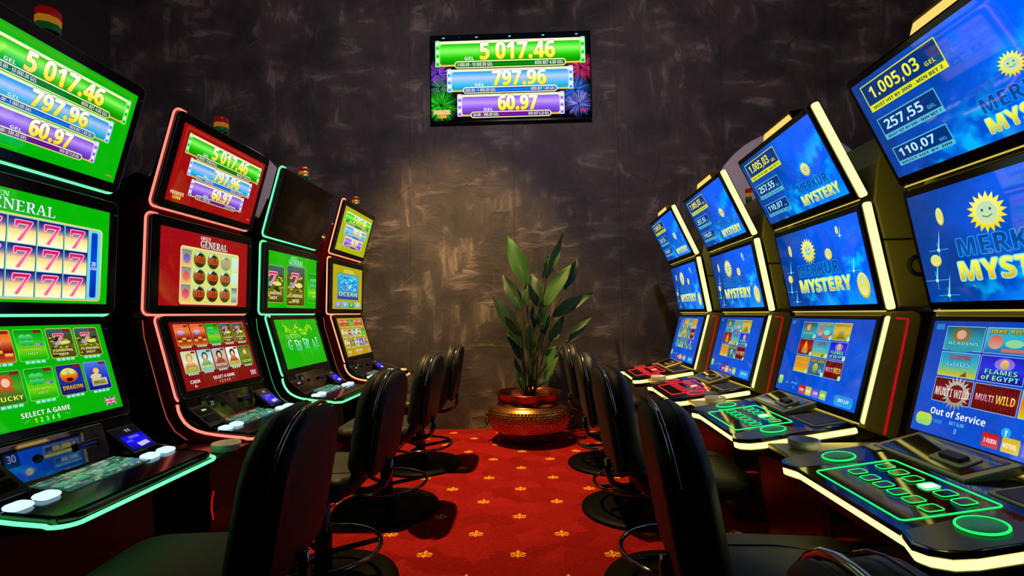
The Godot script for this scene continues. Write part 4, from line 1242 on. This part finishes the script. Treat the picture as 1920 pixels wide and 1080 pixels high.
func stucco() -> Array:      # colour and relief of the trowelled wall: strokes along and across, in patches, with scratches
	var lie := layer(3, 0.012, 600, 1024, true, 60.0)
	var rise := layer(14, 0.012, 2048, 300, true, 60.0)
	var cloud := layer(8, 0.007, 2048, 1024, false, 60.0)
	var mask := layer(27, 0.006, 2048, 1024, false, 30.0)
	var n := 2048 * 1024
	var col := PackedByteArray()
	var rel := PackedByteArray()
	col.resize(n * 3)
	rel.resize(n)
	for i in n:
		var k := smoothstep(0.4, 0.6, mask[i] / 255.0)
		var stroke := lerpf(lie[i], rise[i], k) / 255.0
		var c := cloud[i] / 255.0
		var ridge := smoothstep(0.55, 0.95, stroke) * smoothstep(0.3, 0.62, c)
		var t := clampf(0.12 + 0.55 * (c - 0.28) + 0.2 * (stroke - 0.4) + 0.5 * ridge, 0.0, 1.0)
		col[i * 3] = int(255.0 * lerpf(0.15, 0.5, t))
		col[i * 3 + 1] = int(255.0 * lerpf(0.133, 0.45, t))
		col[i * 3 + 2] = int(255.0 * lerpf(0.137, 0.425, t))
		rel[i] = int(255.0 * clampf(0.3 * c + 0.45 * stroke + 0.25 * ridge, 0.0, 1.0))
	cv = Image.create_from_data(2048, 1024, false, Image.FORMAT_RGB8, col)
	var rng := RandomNumberGenerator.new()
	rng.seed = 77
	for k in 340:      # thin trowel scratches, bowed
		var p := Vector2(rng.randf() * 2048, rng.randf() * 1024)
		var a := rng.randf_range(-0.9, 0.9) + (PI / 2 if rng.randf() < 0.45 else 0.0)
		var bow := rng.randf_range(-0.25, 0.25)
		var tone := rng.randf_range(0.2, 0.36) if rng.randf() < 0.75 else 0.12
		for i in rng.randi_range(3, 9):
			var q := p + Vector2.from_angle(a) * 9.0
			LN(p.x, p.y, q.x, q.y, 1.4, Color(tone, tone * 0.93, tone * 0.88))
			a += bow * 0.5
			p = q
	return [cv, Image.create_from_data(2048, 1024, false, Image.FORMAT_L8, rel)]

func carpet() -> Image:      # red pile with brushed patches and a woven emblem on a diagonal grid; ten half-steps to the tile
	var n := 1024
	var a := FastNoiseLite.new()
	a.seed = 40
	a.frequency = 0.017
	a.noise_type = FastNoiseLite.TYPE_CELLULAR
	a.cellular_return_type = FastNoiseLite.RETURN_CELL_VALUE
	a.fractal_type = FastNoiseLite.FRACTAL_NONE
	a.domain_warp_enabled = true
	a.domain_warp_amplitude = 55.0
	a.domain_warp_frequency = 0.01
	var b := FastNoiseLite.new()
	b.seed = 6
	b.frequency = 0.08
	b.fractal_octaves = 3
	var da := a.get_seamless_image(n, n).get_data()
	var db := b.get_seamless_image(n, n).get_data()
	var col := PackedByteArray()
	col.resize(n * n * 3)
	for i in n * n:
		var t := clampf(0.3 + 0.4 * da[i] / 255.0 + 0.4 * (db[i] / 255.0 - 0.4), 0.0, 1.0)
		col[i * 3] = int(255.0 * lerpf(0.40, 0.62, t))
		col[i * 3 + 1] = int(255.0 * lerpf(0.05, 0.13, t))
		col[i * 3 + 2] = int(255.0 * lerpf(0.055, 0.125, t))
	cv = Image.create_from_data(n, n, false, Image.FORMAT_RGB8, col)
	cv.resize(2048, 2048, Image.INTERPOLATE_BILINEAR)
	var g := Color(0.86, 0.62, 0.16)
	for i in range(0, 11):
		for j in range(0, 11):
			if (i + j) % 2 == 0:
				var x := i * 204.8
				var y := j * 204.8
				PG(PackedVector2Array([Vector2(x, y - 40), Vector2(x + 9, y - 22), Vector2(x + 6, y - 4), Vector2(x, y + 3), Vector2(x - 6, y - 4), Vector2(x - 9, y - 22)]), [g])
				for s in [-1, 1]:
					for k in 9:      # side scrolls
						var t := k / 8.0
						var q := Vector2(x + s * (6 + 24 * sin(t * 2.6)), y + 6 - 30 * t + 14 * t * t)
						EL(q.x, q.y, 4.5, 4.5, [g])
					for k in 7:
						var t := k / 6.0
						EL(x + s * (8 + 22 * t), y + 10 + 10 * sin(t * 3.0), 4, 4, [g])
					EL(x + s * 15, y - 14, 4, 6, [g])
				R(x - 16, y + 4, 32, 6, g)
				PG(PackedVector2Array([Vector2(x - 5, y + 10), Vector2(x + 5, y + 10), Vector2(x, y + 38)]), [g])
				EL(x, y + 22, 7, 6, [g])
	return cv

func leaf(parent: Node3D, q: Array, k: int, mb: Material, ms: Material) -> void:
	var b := Vector3(q[0], q[1], q[2])
	var t := b.lerp(Vector3(q[3], q[4], q[5]), 1.12)
	var w: float = q[6] * 0.52
	var ax := t - b
	var toward := Vector3(sin(k * 2.4) * 0.7, 0.1, 1.0).normalized()
	var side := ax.cross(toward).normalized()
	var nrm := side.cross(ax).normalized()
	var rows := 9
	var st := new_st(true)
	var prev := []
	for i in rows + 1:
		var s := float(i) / rows
		var c := b + ax * s - nrm * 0.06 * s * s * ax.length() / 0.4 + Vector3.DOWN * 0.02 * s * s
		var ww := w * pow(sin(PI * pow(clampf(s * 0.95 + 0.05, 0.0, 1.0), 0.82)), 0.95)
		var wave := 0.012 * sin(s * 9.0 + k)
		var row := [c - side * ww + nrm * (ww * 0.35 + wave), c - side * ww * 0.5 + nrm * ww * 0.13, c, c + side * ww * 0.5 + nrm * ww * 0.13, c + side * ww + nrm * (ww * 0.35 - wave)]
		if i > 0:
			for j in 4:
				quad(st, prev[j], prev[j + 1], row[j + 1], row[j])
		prev = row
	var o := part(parent, "leaf", st, mb)
	var root := Vector3(0.01 + 0.05 * sin(k * 1.7), 0.38, -4.83 + 0.05 * cos(k * 2.3))
	var mid := root.lerp(b, 0.55)
	mid.x = lerpf(root.x, b.x, 0.35)
	var path := PackedVector3Array()
	for i in 7:
		var s := i / 6.0
		path.append(root.lerp(mid, s).lerp(mid.lerp(b, s), s))
	path.append(b + ax * 0.35 - nrm * 0.009)
	st = new_st(true)
	tube(st, path, 0.006, 6)
	part(o, "stalk", st, ms)

func _ready() -> void:
	# ------------------------------------------------------------ camera, light, exposure
	var cam := Camera3D.new()
	cam.name = "camera"
	var yaw := -0.02967
	var pitch := 0.05162
	var roll := -0.01702
	var f := Vector3(sin(yaw) * cos(pitch), sin(pitch), -cos(yaw) * cos(pitch))
	var r0 := Vector3(cos(yaw), 0, sin(yaw))
	var u0 := Vector3(-sin(yaw) * sin(pitch), cos(pitch), cos(yaw) * sin(pitch))
	cam.basis = Basis(r0 * cos(roll) + u0 * sin(roll), u0 * cos(roll) - r0 * sin(roll), -f)
	cam.position = Vector3(0, 1.2, 0)
	cam.fov = rad_to_deg(2.0 * atan(540.0 / 940.0))
	cam.near = 0.02
	add_child(cam)
	var we := WorldEnvironment.new()
	we.name = "environment"
	var env := Environment.new()
	env.background_mode = Environment.BG_COLOR
	env.background_color = Color(0, 0, 0)
	env.tonemap_mode = Environment.TONE_MAPPER_LINEAR
	env.tonemap_exposure = 1.0
	env.sdfgi_enabled = true
	env.ssao_enabled = true
	env.ssil_enabled = true
	we.environment = env
	add_child(we)
	downlight(Vector3(-0.97, 4.7, -3.95), Vector3(-0.68, 0.0, -4.35), 37.0, 37.0, Color(1.0, 0.81, 0.5), "round ceiling spotlight over the left chairs near the stucco wall")
	for q in [[-0.25, -2.5, "left"], [0.25, 2.5, "right"]]:
		downlight(Vector3(q[0], 4.42, -1.3), Vector3(q[1], 3.2, -5.3), 6.5, 44.0, Color(1.0, 0.9, 0.96), "dim ceiling spotlight above the aisle aimed at the %s of the wall" % q[2])

	sans = SystemFont.new()
	sans.font_names = ["Droid Sans"]
	sans.font_weight = 700
	serif = SystemFont.new()
	serif.font_names = ["Droid Serif"]
	serif.font_weight = 700

	# ------------------------------------------------------------ the room
	var tx := stucco()
	var wm := StandardMaterial3D.new()
	wm.albedo_texture = ImageTexture.create_from_image(tx[0])
	wm.roughness = 0.62
	wm.heightmap_enabled = true
	wm.heightmap_texture = ImageTexture.create_from_image(tx[1])
	wm.heightmap_scale = 1.0
	var st := new_st()
	box(st, Vector3(0, 2.4, -5.44), Vector3(9.6, 4.8, 0.2))
	var wall := struct("wall_back", st, mat("wall_core", Color(0.12, 0.11, 0.11), 0.9))
	for k in range(-4, 5):      # wide boards with hairline joints
		var x0 := maxf(-4.6, -0.12 + 1.12 * k + 0.0012)
		var x1 := minf(4.6, -0.12 + 1.12 * (k + 1) - 0.0012)
		st = new_st()
		var fr := [Vector3(x0, 4.8, -5.31), Vector3(x1, 4.8, -5.31), Vector3(x1, 0, -5.31), Vector3(x0, 0, -5.31)]
		for t in [[0, 1, 2], [0, 2, 3]]:
			for i in t:
				var p: Vector3 = fr[i]
				st.set_uv(Vector2((p.x + 4.8) / 9.6, 1.0 - p.y / 4.8))
				st.add_vertex(p)
		for i in [0, 1, 2, 3]:
			var p: Vector3 = fr[i]
			var q: Vector3 = fr[(i + 1) % 4]
			var bk := Vector3(0, 0, -0.03)
			for v in [p, p + bk, q + bk, p, q + bk, q]:
				st.set_uv(Vector2((v.x + 4.8) / 9.6, 1.0 - v.y / 4.8))
				st.add_vertex(v)
		part(wall, "panel", st, wm)
	var plain := mat("dark_wall", Color(0.16, 0.14, 0.14), 0.8)
	st = new_st()
	box(st, Vector3(-4.7, 2.4, -0.6), Vector3(0.2, 4.8, 9.5))
	struct("wall_left", st, plain)
	st = new_st()
	box(st, Vector3(4.7, 2.4, -0.6), Vector3(0.2, 4.8, 9.5))
	struct("wall_right", st, plain)
	st = new_st()
	box(st, Vector3(0, 2.4, 4.2), Vector3(9.6, 4.8, 0.2))
	struct("wall_front", st, plain)
	st = new_st()
	box(st, Vector3(0, 4.85, -0.6), Vector3(9.6, 0.1, 9.9))
	struct("ceiling", st, mat("ceiling", Color(0.1, 0.095, 0.095), 0.9))
	st = new_st()
	var fs := [Vector3(-4.8, 0, 4.3), Vector3(-4.8, 0, -5.54), Vector3(4.8, 0, -5.54), Vector3(4.8, 0, 4.3)]
	for t in [[0, 1, 2], [0, 2, 3]]:
		for i in t:
			var p: Vector3 = fs[i]
			st.set_uv(Vector2((p.x + 0.0687) / 2.347, (p.z + 2.5712) / 2.349))
			st.add_vertex(p)
	box(st, Vector3(0, -0.051, -0.62), Vector3(9.6, 0.1, 9.84))
	var cm := StandardMaterial3D.new()
	cm.albedo_texture = ImageTexture.create_from_image(carpet())
	cm.roughness = 0.95
	cm.metallic_specular = 0.1
	struct("floor", st, cm, "red carpet with a woven gold emblem on a diagonal grid")

	# ------------------------------------------------------------ slot machines
	var off := mat("screen_off", Color(0.006, 0.007, 0.007), 0.08)
	var reader := screen_mat(paint_reader(), 0.9)
	var touch := screen_mat(paint_touch(), 1.0)
	var green := Color(0.35, 1.0, 0.57)
	var red := Color(1.0, 0.42, 0.36)
	var E := 1.0
	left_machine(Vector3(-1.755, 0, -1.681), 0.012, green, Color(0.03, 0.04, 0.035),
		[screen_mat(paint_jackpot(Color(0.0, 0.72, 0.02), false), E), screen_mat(paint_sevens(), E), screen_mat(paint_menu(Color(0.0, 0.7, 0.0), [[0, 0, 1, 2, 2], [3, 7, 1, 8, 9]], Color(0.3, 0.85, 0.75), false), E), reader, touch], paint_number("30"),
		"green neon slot machine showing rows of pink sevens, nearest in the left row")
	left_machine(Vector3(-1.741, 0, -2.664), -0.035, red, Color(0.42, 0.02, 0.02),
		[screen_mat(paint_jackpot(Color(0.62, 0.03, 0.05), true), E), screen_mat(paint_wild(), E), screen_mat(paint_menu(Color(0.5, 0.03, 0.05), [[0, 0, 1, 2, 2], [3, 4, 5, 6, 7]], Color(0.5, 0.7, 0.6), true), E), reader, touch], paint_number("20"),
		"red neon slot machine with red screens and round wild symbols", true)
	left_machine(Vector3(-1.709, 0, -3.602), -0.031, green, Color(0.02, 0.28, 0.13),
		[off, screen_mat(paint_cards(), E), screen_mat(paint_splash(), E), reader, touch], paint_number("10"),
		"green neon slot machine with its top screen dark, switched off")
	left_machine(Vector3(-1.647, 0, -4.536), -0.021, Color(1.0, 0.52, 0.36), Color(0.42, 0.05, 0.025),
		[screen_mat(paint_jackpot(Color(0.68, 0.72, 0.03), true), E), screen_mat(paint_ocean(), E), screen_mat(paint_menu(Color(0.72, 0.6, 0.03), [[0, 0, 1, 0, 0], [3, 5, 4, 6, 1], [3, 2, 4, 9, 5]], Color(0.6, 0.6, 0.4), true), E), reader, touch], paint_number("5"),
		"slot machine with yellow screens and orange neon, farthest in the left row")
	var jack := screen_mat(paint_blue_jackpot(), E)
	var myst := screen_mat(paint_mystery(), E)
	var menu := screen_mat(paint_blue_menu([0, 1, 2, 3, 4, 5, 6, 7, 8], 0.2, 0.188, 3, false, true), E)
	right_machine(Vector3(1.402, 0, -1.418), PI - 0.03, Color(0.12, 1.0, 0.42),
		[jack, myst, screen_mat(paint_blue_menu([0, 1, 2, 6, 4, 5, 3, 7, 8, 8, 6, 2], 0.09, 0.21, 3, true, true), E)],
		"blue slot machine whose lowest screen reads Out of Service, nearest in the right row")
	right_machine(Vector3(1.397, 0, -2.338), PI - 0.041, Color(0.12, 1.0, 0.5),
		[jack, myst, menu], "blue slot machine with green-lit buttons, second from the front in the right row")
	right_machine(Vector3(1.393, 0, -3.273), PI - 0.029, Color(1.0, 0.16, 0.2),
		[jack, myst, menu], "blue slot machine with red-lit buttons, third from the front in the right row")
	right_machine(Vector3(1.378, 0, -4.21), PI - 0.028, Color(1.0, 0.14, 0.18),
		[jack, myst, screen_mat(paint_blue_menu([5, 2, 1, 6, 4, 2, 0, 8, 0, 4, 7, 5], 0.14, 0.16, 3, false, true), E)],
		"blue slot machine with red-lit buttons, farthest in the right row beside the plant")
	# each row's screens also light the aisle as soft panels of their own size and colour
	for q in [[-1.681, -1.755, Color(0.5, 1.0, 0.5)], [-2.664, -1.741, Color(1.0, 0.35, 0.35)], [-3.602, -1.709, Color(0.2, 1.0, 0.3)], [-4.536, -1.647, Color(1.0, 0.9, 0.3)]]:
		panel_light(Vector3(q[1] + 0.03, 1.46, q[0]), Vector3.RIGHT, 0.7, 0.38, q[2])
	for q in [[-1.418, 1.397], [-2.338, 1.397], [-3.273, 1.393], [-4.21, 1.378]]:
		panel_light(Vector3(q[1] - 0.075, 1.4, q[0]), Vector3.LEFT, 0.7, 0.38, Color(0.2, 0.5, 1.0))

	# ------------------------------------------------------------ jackpot screen on the wall
	var tv := thing("wall_screen", "wide jackpot screen with fireworks hung high on the stucco wall", "screen", Vector3(-0.136, 3.739, -5.31))
	st = new_st()
	slab(st, rrect(1.732, 0.968, 0.006), Vector3(0, 0, 0.06), Vector3.RIGHT, Vector3.UP, 0.05, 0.004)
	var frame := part(tv, "frame", st, mat("bezel", Color(0.008, 0.008, 0.009), 0.12))
	picture(frame, "display", Vector3(0, 0.004, 0.062), Vector3.RIGHT, Vector3.UP, 1.704, 0.936, screen_mat(paint_tv(), 1.15))
	st = new_st()
	box(st, Vector3(0, -0.2, 0.005), Vector3(0.4, 0.3, 0.012))
	part(tv, "bracket", st, mat("cabinet_black", Color(0.02, 0.02, 0.021), 0.35))
	panel_light(Vector3(-0.136, 3.74, -5.235), Vector3.BACK, 1.7, 0.93, Color(0.8, 0.95, 0.75))

	# ------------------------------------------------------------ round wall panels
	for q in [[2.83, 2.19, "round grey wall panel behind the right row of machines"], [-3.38, 2.25, "round grey wall panel behind the left row of machines"]]:
		st = new_st(true)
		lathe(st, dotted([[0.0, 0.0], [0.9, 0.0], [0.9, 0.03], [0.885, 0.04], [0.0, 0.04]]), Vector3.ZERO, 64)
		var o := part(self, numbered("round_wall_panel"), st, mat("grey_panel", Color(0.8, 0.75, 0.77), 0.6))
		o.position = Vector3(q[0], q[1], -5.31)
		o.rotation.x = PI / 2
		tag(o, q[2], "wall panel", "round panels on the back wall")

	# ------------------------------------------------------------ shelves and ashtrays
	var lsh := mat("shelf_gloss", Color(0.09, 0.02, 0.02), 0.2)
	var rsh := mat("shelf_metal", Color(0.78, 0.73, 0.45), 0.34, 0.3)
	var LW := [["between the green and the red machine", -2.04, -2.285, -1.75], ["between the red machine and the one with a dark top screen", -3.03, -3.235, -1.73], ["between the dark-topped and the yellow machine", -3.965, -4.17, -1.69], ["past the yellow machine by the wall", -4.90, -5.2, -1.65]]
	for q in LW:
		shelf([[q[3] - 0.1, -q[1]], [q[3] - 0.1, -q[2]], [q[3] + 0.47, -q[2]], [q[3] + 0.47, -q[1]]], 0.632, lsh, "dark glossy shelf " + q[0])
	var RW := [["between the two nearest blue machines", -1.80, -1.955, 1.40], ["between the second and third blue machine", -2.725, -2.89, 1.4], ["between the third and the farthest blue machine", -3.66, -3.83, 1.39]]
	for q in RW:
		shelf([[q[3] - 0.50, -q[1]], [q[3] - 0.50, -q[2]], [q[3] + 0.05, -q[2]], [q[3] + 0.05, -q[1]]], 0.695, rsh, "metal shelf " + q[0])
	ashtray(Vector3(-1.315, 0.632, -2.165), "white ashtray between the green and the red machine")
	ashtray(Vector3(-1.33, 0.632, -3.13), "white ashtray between the red and the dark-topped machine")
	ashtray(Vector3(-1.28, 0.632, -5.04), "white ashtray past the yellow machine by the wall")
	ashtray(Vector3(0.995, 0.695, -1.878), "white ashtray between the two nearest blue machines", 0.053)
	ashtray(Vector3(1.02, 0.695, -2.807), "white ashtray between the second and third blue machine", 0.055)
	ashtray(Vector3(0.955, 0.695, -3.745), "white ashtray between the third and farthest blue machine", 0.055)

	# ------------------------------------------------------------ chairs
	var proto := make_chair("black swivel chair nearest on the left, largest of its row")
	var seats := [
		[-0.925, -1.37, PI + 0.08, ""],
		[-0.93, -2.27, PI, "black swivel chair second from the front on the left"],
		[-0.90, -3.17, PI, "black swivel chair third from the front on the left"],
		[-0.88, -4.08, PI + 0.02, "black swivel chair farthest on the left, nearest the wall"],
		[0.62, -0.42, -0.05, "black swivel chair of which only the top edge shows at lower right"],
		[0.65, -1.34, -0.1, "black swivel chair with blue glints, nearest whole one on the right"],
		[0.64, -2.25, 0.0, "black swivel chair second from the front on the right"],
		[0.64, -3.14, 0.0, "black swivel chair third from the front on the right"],
		[0.63, -4.07, 0.0, "black swivel chair farthest on the right, beside the plant"]]
	for i in seats.size():
		var c := proto
		if i > 0:
			c = proto.duplicate()
			c.name = numbered("swivel_chair")
			add_child(c)
			c.set_meta("label", seats[i][3])
		c.position = Vector3(seats[i][0], 0, seats[i][1])
		c.rotation.y = seats[i][2]
		if i == 2:
			st = new_st()
			slab(st, rrect(0.035, 0.02, 0.002), Vector3(-0.12, 0.475, -0.2312), Vector3.LEFT, Vector3.UP, 0.002)
			part(c, "paper_tag", st, mat("paper", Color(0.55, 0.55, 0.52), 0.8))

	# ------------------------------------------------------------ potted plant
	var pot := thing("brass_pot", "wide hammered brass pot with ring handles on the carpet", "pot", Vector3(0.0, 0, -4.83))
	var brass := StandardMaterial3D.new()
	brass.albedo_color = Color(0.85, 0.58, 0.3)
	brass.metallic = 1.0
	brass.roughness = 0.27
	st = new_st(true)
	lathe(st, dotted([[0, 0], [0.19, 0.0], [0.215, 0.02], [0.3, 0.085], [0.355, 0.15], [0.385, 0.22], [0.385, 0.27], [0.355, 0.325], [0.31, 0.35]]), Vector3.ZERO, 64)
	var body := part(pot, "body", st, brass)
	st = new_st(true)
	lathe(st, dotted([[0.31, 0.35], [0.297, 0.36], [0.294, 0.40], [0.305, 0.44], [0.318, 0.455], [0.316, 0.462], [0.304, 0.455], [0.285, 0.41], [0.28, 0.37]]), Vector3.ZERO, 64)
	part(pot, "collar", st, mat("copper", Color(0.72, 0.36, 0.22), 0.25, 1.0))
	st = new_st(true)      # hammered dimples round the shoulder, proud of the belly
	for row in 9:
		var y := 0.14 + 0.021 * row
		var rr := 0.355 + 0.03 * sin(PI * (y - 0.15) / 0.19) if y > 0.15 else 0.35
		if y < 0.22:
			rr = lerpf(0.355, 0.385, (y - 0.15) / 0.07)
		elif y > 0.27:
			rr = lerpf(0.385, 0.355, (y - 0.27) / 0.055)
		else:
			rr = 0.385
		for k in 72:
			var a := TAU * (k + 0.5 * (row % 2)) / 72.0
			var nrm := Vector3(cos(a), (y - 0.245) * 3.0, sin(a)).normalized()
			var c := Vector3(cos(a) * rr, y, sin(a) * rr)
			var e1 := Vector3(-sin(a), 0, cos(a))
			var e2 := nrm.cross(e1)
			for i in 6:
				var p := c + (e1 * cos(TAU * i / 6.0) + e2 * sin(TAU * i / 6.0)) * 0.0145
				var q2 := c + (e1 * cos(TAU * (i + 1) / 6.0) + e2 * sin(TAU * (i + 1) / 6.0)) * 0.0145
				tri(st, c + nrm * 0.011, p, q2)
	var dim := part(body, "hammered_bosses", st, brass)
	dim.set_meta("kind", "stuff")
	st = new_st(true)
	lathe(st, dotted([[0.0, 0.37], [0.282, 0.372], [0.28, 0.36]]), Vector3.ZERO, 32)
	part(pot, "soil", st, mat("soil", Color(0.04, 0.03, 0.025), 0.95))
	for s in [-1, 1]:
		st = new_st(true)
		tube(st, ring_path(Vector3(0.40 * s, 0.2, 0.02), 0.045, Vector3(0.25 * s, 0, 1).normalized(), Vector3.UP, 20), 0.006, 6, true)
		var h := part(pot, "ring_handle", st, mat("handle", Color(0.3, 0.2, 0.12), 0.35, 1.0))
		st = new_st(true)
		lathe(st, dotted([[0, -0.02], [0.02, -0.012], [0.024, 0.0], [0.02, 0.012], [0, 0.02]]), Vector3(0.392 * s, 0.25, 0.02), 10)
		part(h, "boss", st, mat("handle", Color(0.3, 0.2, 0.12), 0.35, 1.0))
	var plant := thing("potted_plant", "tall leafy green plant growing from the brass pot", "plant")
	var leaves := [
		[0.00, 1.48, -4.83, -0.17, 1.95, -4.83, 0.160],
		[0.18, 1.53, -4.80, 0.37, 1.96, -4.78, 0.080],
		[0.18, 1.27, -4.77, 0.38, 1.66, -4.73, 0.150],
		[0.37, 1.43, -4.90, 0.51, 1.72, -4.95, 0.120],
		[-0.05, 1.23, -4.89, -0.23, 1.58, -4.93, 0.130],
		[0.25, 1.17, -4.80, 0.59, 1.40, -4.78, 0.120],
		[-0.08, 0.93, -4.76, -0.28, 1.37, -4.71, 0.150],
		[-0.06, 1.00, -4.71, -0.20, 1.16, -4.63, 0.090],
		[0.02, 0.84, -4.71, 0.02, 1.09, -4.63, 0.110],
		[0.21, 0.93, -4.82, 0.34, 1.16, -4.81, 0.100],
		[0.40, 0.93, -4.89, 0.60, 1.17, -4.93, 0.090],
		[0.16, 1.54, -4.86, 0.23, 1.77, -4.88, 0.070],
		[-0.01, 1.28, -4.78, -0.01, 1.48, -4.75, 0.070],
		[0.11, 1.27, -4.92, 0.05, 1.60, -4.98, 0.130],
		[0.14, 1.00, -4.88, 0.17, 1.33, -4.91, 0.130],
		[0.16, 0.72, -4.74, 0.24, 0.90, -4.68, 0.100],
		[-0.06, 0.76, -4.83, -0.17, 1.02, -4.83, 0.100],
		[-0.05, 0.48, -4.77, -0.12, 0.78, -4.73, 0.070],
		[0.16, 0.55, -4.80, 0.26, 0.81, -4.78, 0.080],
		[0.06, 1.06, -4.84, 0.07, 1.29, -4.85, 0.100],
		]
	var greens := [Color(0.16, 0.36, 0.08), Color(0.12, 0.3, 0.07), Color(0.08, 0.22, 0.07), Color(0.2, 0.36, 0.09)]
	var tones := [0, 0, 0, 2, 2, 1, 2, 1, 3, 1, 1, 3, 3, 2, 2, 3, 2, 1, 3, 2]
	for k in leaves.size():
		var lm := mat("leaf%d" % tones[k], greens[tones[k]], 0.55)
		lm.backlight_enabled = true
		lm.backlight = (greens[tones[k]] as Color) * 0.6
		leaf(plant, leaves[k], k, lm, mat("stalk", Color(0.14, 0.22, 0.07), 0.5))

func panel_light(at: Vector3, facing: Vector3, w: float, h: float, col: Color) -> void:
	var l := AreaLight3D.new()
	l.name = numbered("screen_glow")
	l.area_size = Vector2(w, h)
	l.light_color = col
	l.light_energy = 0.02 * w * h / 0.27
	l.area_range = 14.0
	l.area_attenuation = 2.0
	l.shadow_enabled = true
	add_child(l)
	l.look_at_from_position(at, at + facing, Vector3.UP)

func downlight(at: Vector3, target: Vector3, energy: float, angle: float, col: Color, label: String) -> void:
	var dir := (target - at).normalized()
	var t := thing("ceiling_spotlight", label, "lamp", at)
	var side := dir.cross(Vector3.FORWARD).normalized()
	var st := new_st(true)
	lathe(st, dotted([[0.0, -0.03], [0.05, -0.03], [0.05, 0.0], [0.0, 0.0]]), Vector3(0, 4.8 - at.y, 0), 20)
	part(t, "mount", st, mat("lamp_black", Color(0.02, 0.02, 0.02), 0.4))
	st = new_st(true)
	tube(st, PackedVector3Array([Vector3(0, 4.775 - at.y, 0), -dir * 0.02]), 0.012, 8)
	part(t, "stem", st, mat("lamp_black", Color(0.02, 0.02, 0.02), 0.4))
	st = new_st(true)
	var up2 := side.cross(dir)
	for q in [[-0.09, 0.0, -0.09, 0.055], [-0.09, 0.055, 0.06, 0.06], [0.06, 0.06, 0.06, 0.052], [0.06, 0.052, -0.01, 0.05]]:
		for k in 24:
			var a := TAU * k / 24.0
			var b := TAU * (k + 1) / 24.0
			var da := side * cos(a) + up2 * sin(a)
			var db := side * cos(b) + up2 * sin(b)
			quad(st, dir * q[0] + da * q[1], dir * q[0] + db * q[1], dir * q[2] + db * q[3], dir * q[2] + da * q[3])
	part(t, "can", st, mat("lamp_black", Color(0.02, 0.02, 0.02), 0.4))
	st = new_st(true)
	tube(st, PackedVector3Array([dir * -0.01, dir * 0.0]), 0.049, 24)
	part(t, "lens", st, glow("lens" + col.to_html(), col, 3.0))
	var l := SpotLight3D.new()
	l.name = "beam"
	l.light_color = col
	l.light_energy = energy
	l.light_size = 0.05
	l.spot_angle = angle
	l.spot_angle_attenuation = 0.9
	l.spot_range = 20.0
	l.spot_attenuation = 2.0
	l.shadow_enabled = true
	t.add_child(l)
	l.look_at_from_position(at + dir * 0.065, at + dir, Vector3.FORWARD)
